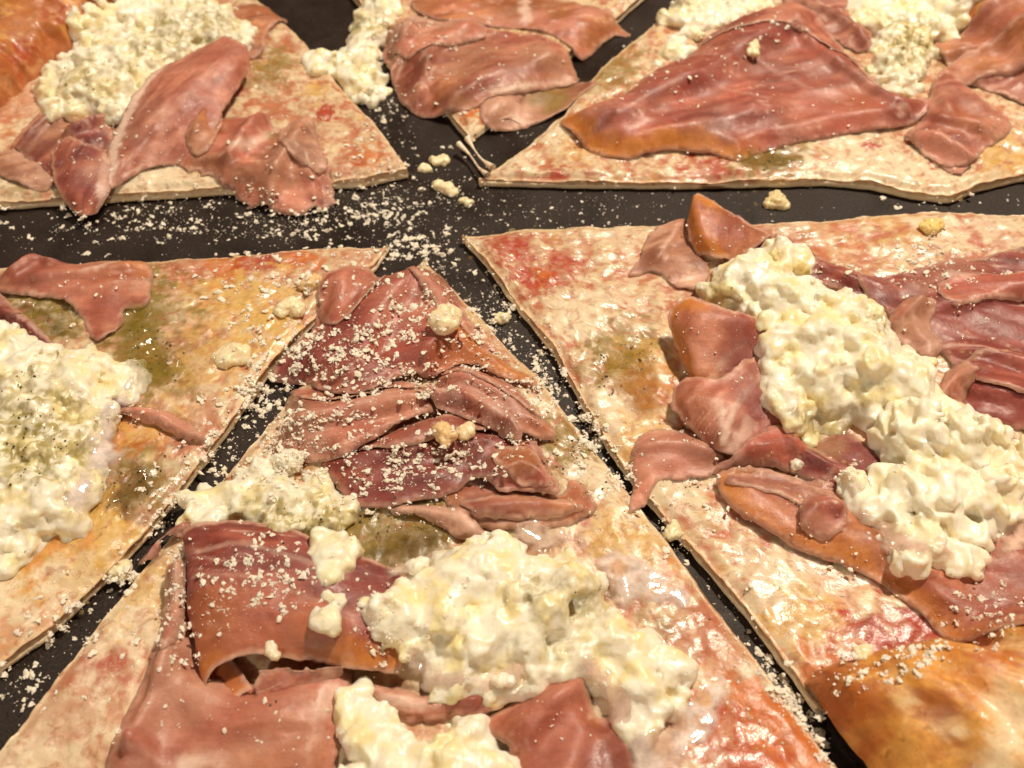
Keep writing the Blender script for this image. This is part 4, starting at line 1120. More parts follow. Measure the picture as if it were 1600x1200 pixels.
loft('ham leaf tucked inside the open end of the dark red roll', 'on the ham leaf inside the roll',
    [[(405, 1050, 8.5), (450, 1044, 9.5), (500, 1044, 9.0), (540, 1042, 8.0)],
     [(400, 1075, 7.0), (440, 1070, 7.6), (490, 1062, 7.4), (535, 1052, 6.8)],
     [(408, 1108, 5.2), (440, 1100, 5.6), (480, 1082, 5.8), (530, 1062, 5.6)]],
    n=36, m=50, tone='orange', tone2='rose', streaks=[([(415, 1095), (470, 1075), (520, 1052)], 0.9, 0.5)], wrinkle=0.4)

# ------------------------------------------------------------------ fresh curd and cream
CW, CY, CO = lin(242, 235, 214), lin(240, 224, 168), lin(158, 140, 64)


def blob_mesh(parts, voxel, k=2.6, rough=None):
    """smooth union of ellipsoids as one closed skin (surface nets), numpy arrays in mm"""
    P = np.array(parts)
    R = P[:, 3:6].max(1)
    pad = 2.0
    lo = (P[:, :3] - R[:, None]).min(0) - pad
    hi = (P[:, :3] + R[:, None]).max(0) + pad
    N = np.ceil((hi - lo) / voxel).astype(int) + 1
    S = np.full(N, 1e-6, np.float32)
    for (x, y, z, rx, ry, rz, a), r in zip(parts, R):
        c = np.array((x, y, z))
        i0 = np.maximum(((c - r - 1.5 - lo) / voxel).astype(int), 0)
        i1 = np.minimum(((c + r + 1.5 - lo) / voxel).astype(int) + 2, N)
        X = (lo[0] + np.arange(i0[0], i1[0]) * voxel - x)[:, None, None]
        Y = (lo[1] + np.arange(i0[1], i1[1]) * voxel - y)[None, :, None]
        Z = (lo[2] + np.arange(i0[2], i1[2]) * voxel - z)[None, None, :]
        ca, sa = math.cos(a), math.sin(a)
        u, w = (X * ca + Y * sa) / rx, (-X * sa + Y * ca) / ry
        q = np.sqrt(u * u + w * w + (Z / rz) ** 2)
        S[i0[0]:i1[0], i0[1]:i1[1], i0[2]:i1[2]] += np.exp(np.clip(k * (1 - q) * min(rx, ry, rz), -12, 12)).astype(np.float32)
    D = np.log(S) / k
    if rough is not None:
        amp, seed, big = rough
        I = np.argwhere(np.abs(D) < 2.4)
        q = lo + I * voxel
        nz = big * fbm(q, 5.2, 2, seed) + amp * (0.25 + 1.1 * sstep(-0.35, 0.45, fbm(q, 9.0, 2, seed + 5))) * (0.42 - 1.15 * np.abs(fbm(q, 3.0, 3, seed + 1, 0.6))) + 0.35 * amp * fbm(q, 1.1, 2, seed + 2)
        D[I[:, 0], I[:, 1], I[:, 2]] += nz.astype(np.float32)
    ins = D > 0
    c8 = [ins[i:N[0] - 1 + i, j:N[1] - 1 + j, l:N[2] - 1 + l] for i in (0, 1) for j in (0, 1) for l in (0, 1)]
    cnt = sum(q.astype(np.int8) for q in c8)
    act = (cnt > 0) & (cnt < 8)
    idx = np.full(act.shape, -1, np.int64)
    cells = np.argwhere(act)
    idx[act] = np.arange(len(cells))
    acc = np.zeros((len(cells), 3))
    num = np.zeros(len(cells))
    cor = [(i, j, l) for i in (0, 1) for j in (0, 1) for l in (0, 1)]
    for p in range(8):
        for q in range(p + 1, 8):
            d = np.array(cor[q]) - np.array(cor[p])
            if np.abs(d).sum() != 1:
                continue
            a = D[cells[:, 0] + cor[p][0], cells[:, 1] + cor[p][1], cells[:, 2] + cor[p][2]]
            b = D[cells[:, 0] + cor[q][0], cells[:, 1] + cor[q][1], cells[:, 2] + cor[q][2]]
            m = (a > 0) != (b > 0)
            t = np.where(m, a / np.where(a == b, 1, a - b), 0)
            acc += np.where(m[:, None], np.array(cor[p]) + t[:, None] * d, 0)
            num += m
    v = lo + (cells + acc / num[:, None]) * voxel
    faces = []
    for ax in range(3):
        sl0 = [slice(None)] * 3
        sl1 = [slice(None)] * 3
        sl0[ax], sl1[ax] = slice(0, -1), slice(1, None)
        A, B = ins[tuple(sl0)], ins[tuple(sl1)]
        e = np.argwhere(A != B)
        o1, o2 = (ax + 1) % 3, (ax + 2) % 3
        ok = (e[:, o1] > 0) & (e[:, o2] > 0) & (e[:, o1] < N[o1] - 1) & (e[:, o2] < N[o2] - 1)
        e = e[ok]
        flip = A[e[:, 0], e[:, 1], e[:, 2]]
        q = []
        for d1, d2 in ((-1, -1), (0, -1), (0, 0), (-1, 0)):
            g = e.copy()
            g[:, o1] += d1
            g[:, o2] += d2
            q.append(idx[g[:, 0], g[:, 1], g[:, 2]])
        q = np.stack(q, 1)
        q[~flip] = q[~flip][:, ::-1]
        faces.append(q)
    f = np.concatenate(faces)
    return v, f[(f >= 0).all(1)]


def curd(label, short, outline, height, n=None, rad=(1.6, 3.4), voxel=0.45, seed=0.0, grain=1.0, ridge=0.0, tops=(), oil=(), yellow=0.5, name='fresh_curd'):
    r = np.random.default_rng(int(seed * 100) + 3)
    P = WP(outline, TOP + 1.5 + height * 0.45)
    B = catmull(P, max(40, len(P) * 6), True)
    area = 0.5 * abs(np.dot(B[:, 0], np.roll(B[:, 1], 1)) - np.dot(B[:, 1], np.roll(B[:, 0], 1)))
    n = n or int(area / 7.5)
    rad = (rad[0] * 1.25, rad[1] * 1.4)
    lo, hi = B.min(0), B.max(0)
    parts = []
    base = box_blur(HM, 3)
    tp = [(np.array(W(x, y, TOP + height * 0.6)), rr, hh) for x, y, rr, hh in tops]
    tries = 0
    pts = []
    while len(pts) < n and tries < n * 40:
        q = lo + (hi - lo) * r.random((256, 2))
        q = q[inside(q, B)]
        d = dist_points(q, B)
        for k in range(len(q)):
            if d[k] > 0.7 and len(pts) < n:
                pts.append((q[k], d[k]))
        tries += 256
    for q, d in pts:
        rr = min(rad[0] + (rad[1] - rad[0]) * r.random() ** 1.6, 0.55 + d * 0.9)
        g = 0.55 + 0.75 * (0.5 + 0.5 * float(fbm(q[None], 7.0, 2, seed + 1)[0]))
        h = height * 0.7 * g * float(sstep(-1.0, 9.0, d)) * 0.9
        for c, ra_, hh in tp:
            h += hh * math.exp(-((q - c) @ (q - c)) / ra_ ** 2)
        zb = float(hget(q[None], base)[0])
        zt = zb + h * (0.75 + 0.25 * r.random())
        sx, sy, sz = rr * r.uniform(0.8, 1.35), rr * r.uniform(0.8, 1.3), rr * r.uniform(0.7, 1.1)
        z = zt
        while z > zb - 0.8 * rr:
            parts.append((q[0] + r.normal(0, 0.25), q[1] + r.normal(0, 0.25), max(z - sz * 0.6, zb), sx, sy, sz, r.uniform(0, 3)))
            z -= rr * 1.1
    # loose granules that stick to the skin
    for _ in range(int(len(pts) * 0.35)):
        q = parts[r.integers(len(parts))]
        d = r.normal(size=3)
        d /= np.linalg.norm(d)
        d[2] = abs(d[2])
        rr = r.uniform(0.45, 1.1)
        parts.append((q[0] + d[0] * q[3], q[1] + d[1] * q[4], q[2] + d[2] * q[5] * 0.95, rr * r.uniform(0.8, 1.5), rr, rr * r.uniform(0.7, 1.0), r.uniform(0, 3)))
    v, f = blob_mesh(parts, voxel, 2.3, (0.42 * grain, seed + 30, 1.6))
    nn = vnormals(v, f)
    lump = fbm(v, 4.6, 2, seed + 4)
    fine = np.abs(fbm(v, 1.5, 3, seed + 5))
    disp = 0.3 * lump + grain * (0.2 * (0.35 - fine)) + 0.07 * fbm(v, 0.8, 2, seed + 6)
    if ridge:
        rg = 1 - np.abs(fbm(v * np.array([1.0, 0.55, 1.0]), 5.0, 2, seed + 9))
        disp = disp + ridge * (sstep(0.55, 1.0, rg) - 0.3)
    v = v + nn * disp[:, None]
    col = np.tile(CW, (len(v), 1))
    w = (sstep(-0.3, 0.6, fbm(v, 6.0, 3, seed + 7)) * min(1.0, yellow * 1.4))[:, None]
    col = col * (1 - w) + CY * w
    w = (sstep(0.1, 0.7, fbm(v, 2.2, 3, seed + 8)) * 0.4)[:, None]
    col = col * (1 - w) + lin(247, 243, 230) * w
    for bx, by, rr, s in oil:
        c = np.array(W(bx, by, TOP + height * 0.7))
        d = np.sqrt(((v[:, :2] - c) ** 2).sum(1)) / rr + 0.5 * fbm(v, 2.0, 4, seed + 10)
        w = (sstep(1.1, 0.2, d) * s * sstep(0.5, -0.3, fbm(v, 1.6, 3, seed + 11)))[:, None]
        col = col * (1 - w) + CO * w
    o = link(name, mesh_of(name, v, f, M_CURD, col), None, label, 'curd cheese', 'spoonfuls of fresh curd cheese on the pizza')
    hput(v, short, f)
    return o


curd('rounded curd heap by the orange crust, sprinkled with herb oil', 'on the curd heap by the orange crust',
     [(66, 144), (48, 122), (62, 90), (103, 56), (132, 14), (165, -14), (350, -14), (384, 30), (386, 52), (330, 68), (289, 90), (247, 110), (214, 134), (186, 168), (136, 163), (99, 177), (74, 167)], 9.5, seed=1.1, rad=(1.3, 3.4),
     oil=[(240, 60, 14, 0.55), (300, 45, 12, 0.5), (150, 130, 12, 0.55), (340, 30, 10, 0.5), (110, 110, 10, 0.35)], yellow=0.5)
curd('loose curd lumps fallen in the gap beside the top slice', 'on the loose curd lumps in the gap',
     [(468, 72), (500, 58), (528, 52), (540, 18), (570, -10), (618, -10), (612, 20), (585, 45), (596, 80), (592, 128), (560, 128), (535, 108), (492, 96)], 5.5, seed=2.2, rad=(1.1, 2.8), oil=[(575, 25, 8, 0.7), (560, 80, 8, 0.4)])
curd('wet curd in the top right corner pooled with green oil', 'on the wet curd in the top right corner',
     [(1322, 4), (1345, -14), (1535, -14), (1528, 28), (1492, 55), (1462, 74), (1444, 104), (1424, 134), (1380, 124), (1358, 88), (1370, 52)], 5.0, seed=3.3, rad=(1.2, 2.8), oil=[(1420, 55, 13, 0.75), (1440, 80, 12, 0.6), (1390, 100, 8, 0.5)])
curd('curd smear at the top edge above the giant ham sheet', 'on the curd smear at the top edge',
     [(1036, 12), (1058, -16), (1200, -16), (1208, 10), (1160, 22), (1120, 30), (1086, 42), (1050, 32)], 4.5, seed=4.4, rad=(1.1, 2.6), oil=[(1060, 0, 10, 0.4)])
curd('little curd lump at the shoulder of the giant ham sheet', 'on the curd lump at the giant sheet',
     [(1016, 98), (1034, 70), (1058, 50), (1087, 58), (1083, 80), (1052, 86), (1034, 104)], 3.2, seed=5.5, rad=(0.9, 2.0))
curd('long lumpy curd crossing the lower right slice diagonally', 'on the long lumpy curd',
     [(1094, 436), (1120, 408), (1145, 390), (1175, 380), (1215, 370), (1250, 388), (1280, 413), (1285, 445), (1320, 440), (1350, 453), (1385, 478), (1392, 505), (1425, 525), (1455, 553), (1458, 580), (1478, 610), (1505, 630), (1535, 655), (1530, 695), (1480, 705), (1440, 692), (1400, 665), (1370, 642), (1345, 622), (1320, 648), (1290, 655), (1250, 657), (1215, 652), (1204, 620), (1200, 560), (1188, 510), (1165, 492), (1140, 482), (1150, 462), (1120, 457)], 10.5, seed=6.6, rad=(1.5, 4.0), ridge=0.5, grain=0.8,
     tops=[(1215, 415, 10, 3.0), (1330, 500, 10, 2.5), (1235, 530, 8, 3.0), (1400, 580, 10, 2.0)], oil=[(1110, 440, 7, 0.5), (1390, 500, 8, 0.55), (1290, 640, 8, 0.4), (1360, 520, 6, 0.3)], yellow=0.65)
curd('torn cream curd with spiky edge below the long curd', 'on the torn spiky cream curd',
     [(1367, 650), (1382, 662), (1410, 645), (1440, 655), (1475, 690), (1500, 655), (1560, 645), (1600, 665), (1660, 690), (1660, 800), (1565, 822), (1538, 795), (1532, 850), (1542, 882), (1500, 876), (1450, 887), (1420, 876), (1400, 867), (1375, 842), (1382, 820), (1342, 806), (1325, 790), (1342, 765), (1326, 732), (1350, 725), (1395, 715), (1372, 682)], 8.0, seed=7.7, rad=(1.3, 3.4), ridge=1.1, grain=0.55, tops=[(1440, 730, 9, 3.0), (1480, 800, 9, 2.0)], yellow=0.35)
curd('milky curd heap at the left picture edge on the oily slice', 'on the milky curd heap',
     [(-60, 515), (37, 518), (92, 549), (136, 537), (197, 549), (215, 576), (210, 596), (173, 627), (156, 658), (154, 700), (136, 742), (124, 791), (121, 828), (80, 824), (37, 843), (-60, 865)], 8.0, seed=8.8, rad=(1.4, 3.8), ridge=0.4, oil=[(30, 640, 14, 0.6), (60, 690, 12, 0.6), (20, 720, 12, 0.5), (100, 700, 9, 0.45)], yellow=0.6, tops=[(90, 570, 12, 1.5)])
curd('curd heap between the frosted ham stack and the dark red roll', 'on the curd heap above the roll',
     [(280, 785), (298, 748), (340, 722), (400, 712), (450, 702), (505, 738), (548, 778), (555, 800), (520, 822), (480, 838), (430, 834), (390, 818), (340, 812), (300, 808)], 6.5, seed=9.9, rad=(1.3, 3.2), oil=[(450, 820, 10, 0.7), (520, 815, 9, 0.7), (380, 810, 8, 0.5)], yellow=0.6)
curd('small upright curd lump sitting on top of the dark red roll', 'on the upright curd lump',
     [(478, 872), (498, 842), (540, 834), (557, 858), (562, 898), (542, 918), (527, 948), (502, 934), (488, 904)], 4.0, seed=10.1, rad=(1.2, 2.6), yellow=0.4)
curd('curd drip running off the dark red roll', 'on the curd drip',
     [(503, 960), (525, 948), (541, 975), (537, 1022), (514, 1018)], 2.4, seed=10.7, rad=(1.0, 2.0), yellow=0.4)
curd('largest curd heap sprawling across the bottom slice', 'on the largest curd heap',
     [(565, 949), (586, 936), (612, 926), (624, 890), (642, 880), (702, 858), (744, 836), (785, 838), (822, 857), (849, 870), (864, 846), (897, 846), (920, 872), (941, 911), (944, 941), (980, 958), (1014, 988), (1055, 1010), (1094, 1009), (1088, 1035), (1072, 1069), (1049, 1112), (1032, 1131), (1002, 1138), (974, 1117), (966, 1080), (942, 1062), (894, 1048), (860, 1067), (830, 1086), (815, 1082), (800, 1060), (725, 1086), (680, 1074), (667, 1035), (642, 1014), (605, 1007), (573, 977)], 10.5, seed=11.3, rad=(1.4, 3.8), tops=[(770, 900, 12, 2.5), (900, 900, 8, 2.5), (620, 960, 8, 1.5)], oil=[(880, 990, 10, 0.35), (920, 930, 8, 0.4), (830, 925, 5, 0.5)], yellow=0.8, grain=1.1)
curd('curd mound at the bottom picture edge in front of the ribbon', 'on the curd mound at the bottom edge',
     [(526, 1062), (545, 1043), (570, 1055), (582, 1085), (600, 1092), (625, 1110), (665, 1122), (715, 1110), (740, 1106), (757, 1125), (782, 1150), (800, 1185), (806, 1260), (780, 1300), (540, 1300), (515, 1220), (513, 1170), (523, 1110)], 9.0, seed=12.2, rad=(1.5, 3.6), yellow=0.6, ridge=0.5)
# ------------------------------------------------------------------ liquids: whey that ran from the curd, green herb oil


def film_material(name, rough, clear):
    """a film of liquid: thins out to nothing at its rim, tints what lies under it"""
    m = tint_mat(name, rough=rough, bump=((260, 0.25, 0.0006), (900, 0.2, 0.0002)), sss=0.0, mottle=(600, 0.8, 1.2), coat=0.6, coat_rough=0.04)
    nt = m.node_tree
    b = nt.nodes['Principled BSDF']
    at = nt.nodes.new('ShaderNodeAttribute')
    at.attribute_name = 'cover'
    n = noise_node(nt, 420, 4.0, 0.65)
    mu = nt.nodes.new('ShaderNodeMath')
    mu.operation = 'MULTIPLY'
    nt.links.new(at.outputs['Fac'], mu.inputs[0])
    nt.links.new(ramp(nt, n.outputs['Fac'], 0.3, 0.62, clear[0], clear[1]), mu.inputs[1])
    nt.links.new(mu.outputs[0], b.inputs['Alpha'])
    return m


M_OIL = film_material('herb_oil', (0.04, 0.10), (0.25, 0.7))
M_LIQUID = film_material('milky_whey', (0.05, 0.12), (0.65, 0.95))


def puddle(root, name, outline, base, spots=(), seed=0.0, up=0.45, mat=None, step=0.8, spread=0.15, smooth=5):
    P = WP(outline, TOP + 0.8)
    per = np.linalg.norm(np.diff(np.concatenate([P, P[:1]]), axis=0), axis=1).sum()
    nb = max(24, int(per / step))
    B = catmull(P, nb, True)
    B = B + 0.7 * np.stack([fbm(B, 5.0, 3, seed), fbm(B, 5.0, 3, seed + 3)], 1)
    lo, hi = B.min(0), B.max(0)
    gx, gy = np.meshgrid(np.arange(lo[0], hi[0], step), np.arange(lo[1], hi[1], step))
    I = np.stack([gx.ravel(), gy.ravel()], 1) + rng.normal(0, 0.04, (gx.size, 2))
    I = I[inside(I, B)]
    I = I[dist_points(I, B) > step * 0.5]
    vo, _, fo, *_ = delaunay_2d_cdt([Vector(p) for p in np.concatenate([B, I]).tolist()], [], [list(range(nb))], 1, 1e-5)
    xy = np.array([[p[0], p[1]] for p in vo])
    f = np.array([list(t) for t in fo if len(t) == 3], int)
    a, b = xy[f[:, 1]] - xy[f[:, 0]], xy[f[:, 2]] - xy[f[:, 0]]
    fl = (a[:, 0] * b[:, 1] - a[:, 1] * b[:, 0]) < 0
    f[fl] = f[fl][:, ::-1]
    de = dist_points(xy, B)
    h1, h2 = hget(xy, box_blur(HM, smooth)), hget(xy, box_blur(HM, 1))
    z = h1 + up * sstep(0.0, 1.4, de) - 0.35 * sstep(1.0, 0.0, de)
    z = np.maximum(z, h2 + 0.12 * sstep(0.2, 1.0, de) - 0.3 * sstep(0.6, 0.0, de))
    col = np.tile(np.array(base), (len(xy), 1)) * (1 + 0.15 * fbm(xy, 4.0, 3, seed + 5))[:, None]
    for bx, by, r, c, s in spots:
        d = np.sqrt(((xy - np.array(W(bx, by, TOP + 0.8))) ** 2).sum(1)) / r
        w = (sstep(1.15, 0.8, d) * s)[:, None]
        col = col * (1 - w) + np.array(c) * w
    v = np.concatenate([xy, z[:, None]], 1)
    o = link(name, mesh_of(name, v, f, mat or M_LIQUID, col, extra={'cover': sstep(0.0, 4.5 if mat else 2.4, de + 1.6 * fbm(xy, 3.0, 3, seed + 6))}), root)
    hput(v, SURF[HID[hidx(xy[:1])][0]], f)
    return o


MILK = lin(236, 216, 204)
TAN = lin(206, 158, 112)
puddle(BT, 'whey_puddle', [(930, 866), (969, 853), (1008, 872), (1062, 898), (1088, 926), (1080, 962), (1056, 946), (1025, 944), (987, 948), (961, 940), (942, 911)], MILK,
       [(965, 888, 1.9, TAN, 0.75), (1023, 917, 1.3, TAN, 0.7), (1050, 912, 0.7, TAN, 0.7), (958, 915, 0.8, TAN, 0.6), (1000, 905, 0.6, TAN, 0.6), (1010, 930, 0.7, TAN, 0.5)], 1.0)
puddle(BT, 'whey_puddle', [(985, 1150), (1030, 1142), (1062, 1112), (1082, 1080), (1102, 1048), (1128, 1050), (1142, 1090), (1120, 1140), (1085, 1185), (1045, 1240), (1000, 1260), (980, 1200)], MILK,
       [(1032, 1166, 2.2, TAN, 0.6), (1062, 1130, 1.6, TAN, 0.6), (1092, 1126, 1.1, TAN, 0.6), (1030, 1140, 1.2, TAN, 0.5), (1060, 1200, 2.6, lin(206, 150, 120), 0.5), (1100, 1090, 1.6, lin(214, 150, 60), 0.6)], 2.0)
puddle(BT, 'whey_puddle', [(796, 828), (830, 818), (880, 822), (912, 836), (918, 856), (890, 850), (850, 868), (815, 856)], lin(222, 196, 176), [(816, 828, 0.7, BROWN, 0.5), (847, 830, 0.6, BROWN, 0.5)], 3.0)
puddle(LL, 'whey_puddle', [(148, 700), (165, 655), (195, 615), (216, 582), (226, 596), (205, 640), (180, 690), (200, 712), (170, 745), (150, 790), (122, 834), (112, 800), (130, 745)], lin(228, 212, 204), (), 4.0)
puddle(BT, 'whey_puddle', [(600, 900), (640, 872), (700, 852), (690, 880), (640, 905), (612, 930)], lin(226, 204, 186), (), 3.4)
puddle(BT, 'whey_puddle', [(650, 1020), (690, 1060), (760, 1066), (800, 1050), (830, 1075), (800, 1100), (740, 1096), (680, 1090), (640, 1060)], lin(224, 196, 178), (), 3.6)
puddle(BT, 'whey_puddle', [(900, 1040), (950, 1055), (975, 1090), (985, 1130), (960, 1140), (935, 1100), (900, 1065)], lin(220, 190, 172), (), 3.8)
puddle(LR, 'whey_puddle', [(1330, 800), (1400, 850), (1470, 880), (1540, 878), (1560, 840), (1600, 815), (1640, 840), (1580, 880), (1520, 900), (1430, 900), (1360, 860)], lin(222, 186, 164), (), 4.4, up=0.2)
puddle(BT, 'herb_oil_pool', [(553, 862), (575, 830), (637, 815), (694, 826), (712, 848), (656, 876), (619, 892), (578, 884)], lin(112, 88, 26), [(600, 840, 3, lin(140, 110, 50), 0.6), (670, 845, 5, lin(88, 56, 20), 0.7)], 5.0, mat=M_OIL, up=0.7)
puddle(BT, 'herb_oil_pool', [(985, 952), (1022, 944), (1055, 950), (1072, 985), (1052, 1004), (1020, 980)], lin(128, 98, 34), (), 6.0, mat=M_OIL)
puddle(LL, 'herb_oil_pool', [(18, 470), (60, 466), (105, 492), (122, 520), (95, 535), (60, 500)], lin(84, 74, 30), (), 7.0, mat=M_OIL)
puddle(LR, 'herb_oil_pool', [(1190, 655), (1240, 660), (1300, 652), (1345, 640), (1365, 660), (1330, 690), (1260, 690), (1210, 680)], lin(112, 80, 34), (), 8.0, mat=M_OIL)
puddle(LR, 'herb_oil_pool', [(930, 560), (975, 535), (1030, 548), (1050, 600), (1045, 650), (1000, 660), (950, 610)], lin(168, 132, 52), [(1020, 610, 8, lin(190, 120, 60), 0.6)], 9.0, mat=M_OIL, up=0.15, smooth=2)
puddle(UR, 'herb_oil_pool', [(1140, 246), (1170, 232), (1220, 226), (1260, 238), (1240, 262), (1190, 268), (1155, 262)], lin(128, 104, 40), (), 10.0, mat=M_OIL, up=0.15, smooth=2)
puddle(LL, 'herb_oil_pool', [(185, 480), (230, 470), (258, 520), (290, 570), (255, 610), (205, 600), (190, 550)], lin(140, 118, 40), [(240, 540, 4, lin(176, 140, 70), 0.6)], 11.0, mat=M_OIL, up=0.1, smooth=1)
puddle(LL, 'herb_oil_pool', [(170, 745), (205, 715), (240, 720), (262, 750), (230, 785), (185, 810), (150, 806)], lin(122, 92, 46), (), 12.0, mat=M_OIL, up=0.1, smooth=1)


# ------------------------------------------------------------------ strings of stretched cheese between the slices
def tube(pts, rad, n=24, k=7):
    C = catmull(np.array(pts, float), n)
    T = np.gradient(C, axis=0)
    T /= np.linalg.norm(T, axis=1)[:, None]
    U = np.cross(T, np.array([0, 0, 1.0]))
    U /= np.linalg.norm(U, axis=1)[:, None]
    V_ = np.cross(U, T)
    rr = np.interp(np.linspace(0, 1, n), np.linspace(0, 1, len(rad)), rad)
    a = np.linspace(0, 2 * math.pi, k, endpoint=False)
    v = (C[:, None] + rr[:, None, None] * (np.cos(a)[None, :, None] * U[:, None] + np.sin(a)[None, :, None] * V_[:, None])).reshape(-1, 3)
    return v, quad_grid(n, k, True)


def string(root, px, rad, mat=None, c=(246, 226, 200)):
    p = []
    for x, y, z in px:
        a, b = W(x, y, z)
        p.append((a, b, z))
    v, f = tube(p, rad)
    link('cheese_string', mesh_of('cheese_string', v, f, M_CHEESE, np.tile(lin(*c), (len(v), 1))), root)


string(UR, [(716, 224, 3.2), (734, 242, 2.6), (748, 262, 2.6), (762, 274, 3.4)], [0.8, 0.25, 0.25, 0.9])
string(UR, [(730, 216, 3.4), (740, 232, 3.0), (752, 248, 3.0), (770, 262, 3.6)], [0.9, 0.2, 0.3, 1.0])
string(UR, [(776, 188, 2.6), (800, 181, 3.0), (816, 187, 2.2)], [0.1, 0.2, 0.08])
string(BT, [(838, 584, 4.6), (826, 597, 4.2), (838, 600, 3.6), (842, 606, 3.4)], [0.3, 0.18, 0.18, 0.1], c=(226, 170, 130))


# ------------------------------------------------------------------ crumbs
def hit(px, py):
    """first point of the pile seen along the line of sight of a photo position"""
    px, py = np.asarray(px, float), np.asarray(py, float)
    out = np.zeros((len(px), 3))
    done = np.zeros(len(px), bool)
    for z in np.arange(24.0, -0.01, -0.2):
        x, y = W(px, py, z)
        h = hget(np.stack([x, y], 1))
        m = (~done) & (h >= z)
        out[m] = np.stack([x[m], y[m], np.full(m.sum(), z)], 1)
        done |= m
    x, y = W(px, py, 0.0)
    out[~done] = np.stack([x, y, 0 * x], 1)[~done]
    return out


def chunk(name, label, x, y, parts, seed, col, cat='cheese crumb', mat=None, grain=1.0, group='large cheese crumbs'):
    """a larger crumb of its own: parts are (dx, dy, dz, r) in mm about the spot"""
    p = hit([x], [y])[0]
    r = np.random.default_rng(int(seed * 10))
    E_ = []
    for dx, dy, dz, rr in parts:
        E_.append((p[0] + dx, p[1] + dy, p[2] + dz + 0.2 * rr, rr * r.uniform(0.75, 1.1), rr * r.uniform(0.7, 1.0), rr * r.uniform(0.55, 0.75), r.uniform(0, 3)))
        for _ in range(9):
            d = r.normal(size=3)
            d /= np.linalg.norm(d)
            E_.append((p[0] + dx + d[0] * rr * 0.8, p[1] + dy + d[1] * rr * 0.8, p[2] + dz + 0.2 * rr + abs(d[2]) * rr * 0.5, *(rr * r.uniform(0.22, 0.5, 3)), 0.0))
    v, f = blob_mesh(E_, 0.3, 5.0)
    nn = vnormals(v, f)
    v = v + nn * (grain * (0.45 * (0.35 - np.abs(fbm(v, 1.8, 3, seed))) + 0.2 * fbm(v, 1.0, 2, seed + 2)))[:, None]
    c = np.tile(np.array(col), (len(v), 1)) * (1 + 0.12 * fbm(v, 1.6, 3, seed + 3))[:, None]
    o = link(name, mesh_of(name, v, f, mat or M_CURD, c), None, label, cat, group)
    hput(v, 'on a larger crumb', f)
    return o


CRC = lin(240, 222, 182)
CRT = lin(226, 190, 138)
chunk('cheese_crumb', 'smooth round curd piece at the right edge of the frosted ham', 697, 506, [(0, 0, 0.6, 3.2), (0.4, 1.6, 0.8, 2.4), (-0.6, -1.6, 0.2, 2.2)], 1.3, CRC, grain=0.5)
chunk('cheese_crumb', 'angular crumb beside the left edge of the frosted ham stack', 452, 486, [(-1.4, 0, 0, 1.9), (1.6, 0.2, 0, 2.0), (0.4, 1.2, 0.6, 1.7)], 2.3, CRC)
chunk('cheese_crumb', 'yellowish crumb above the angular one near the oily slice tip', 484, 446, [(0, 0, 0, 2.3), (1.0, 0.8, 0.2, 1.6)], 2.9, CRT)
chunk('cheese_crumb', 'longest crumb on the tray, an oblong near the slice tips', 697, 297, [(-1.7, 1.0, 0, 1.7), (0.2, 0.0, 0, 1.8), (1.8, -1.2, 0, 1.3)], 3.3, CRC, grain=0.7)
chunk('cheese_crumb', 'small tail crumb touching the oblong one on the tray', 730, 318, [(0, 0, 0, 0.9), (-1.2, 0.8, 0, 0.6), (0.8, 0.2, 0, 0.6)], 3.7, CRC)
chunk('cheese_crumb', 'flat wide crumb on the tray behind the oblong one', 688, 254, [(-1.1, 0, 0, 1.5), (0.9, 0.1, 0, 1.6)], 4.3, CRC)
chunk('cheese_crumb', 'pointed little crumb by the tip of the upper left slice', 662, 265, [(0, 0, 0, 1.2), (1.2, -0.2, 0, 0.7)], 4.7, CRC)
chunk('cheese_crumb', 'tan toasted crumb in the hollow of the frosted ham stack', 696, 684, [(0, 0, 0.4, 2.4), (-0.8, 1.0, 0.5, 1.7)], 5.3, CRT)
chunk('cheese_crumb', 'paler crumb leaning against the toasted one in the hollow', 728, 678, [(0, 0, 0.2, 1.7), (0.7, 0.8, 0.2, 1.2)], 5.9, lin(232, 206, 164))
chunk('cheese_crumb', 'lone crumb cluster in the gap below the giant ham sheet', 1212, 318, [(0, 0, 0.3, 2.2), (-1.4, -1.0, 0, 1.6), (1.8, -1.2, 0, 1.4), (0.2, 2.2, 0.2, 1.4)], 6.3, lin(228, 206, 158))
chunk('cheese_crumb', 'crumb in the gap halfway down between bottom and lower right slices', 1052, 832, [(0, 0, 0, 1.8), (-1.0, -0.8, 0, 1.2)], 7.3, CRC)
chunk('cheese_crumb', 'crumb on the cut edge of the oily slice above the lower gap', 186, 896, [(0, 0, 0, 2.0), (0.8, 1.0, 0.2, 1.4)], 8.3, CRC)
chunk('cheese_crumb', 'soft lump on the oily slice near its cut edge', 362, 560, [(-1.4, 0, -0.4, 2.6), (1.6, 0.6, -0.4, 2.6), (0.2, 1.6, -0.2, 2.0)], 9.3, CRC, grain=0.7)
chunk('cheese_crumb', 'white curd streak stuck to the giant ham sheet', 1175, 78, [(0, -1.6, 0, 1.7), (0.3, 0.6, 0, 1.5), (0.9, 2.6, 0, 1.3)], 10.3, CRC)
chunk('cheese_crumb', 'yellow crumb on the far edge of the lower right slice', 1452, 358, [(0, 0, 0, 2.2), (1.6, 0.8, -0.2, 1.8)], 11.3, lin(232, 204, 132))
chunk('cheese_crumb', 'little curd bit on the purple ham strip', 1242, 728, [(0, 0, 0, 1.1), (0.4, 0.8, 0, 0.9)], 12.3, lin(240, 226, 204))
chunk('cheese_crumb', 'white crumb perched at the left corner of the largest curd', 648, 890, [(0, 0, 0.4, 1.5), (1.2, 0.8, 0.3, 1.1)], 13.3, lin(244, 232, 210))
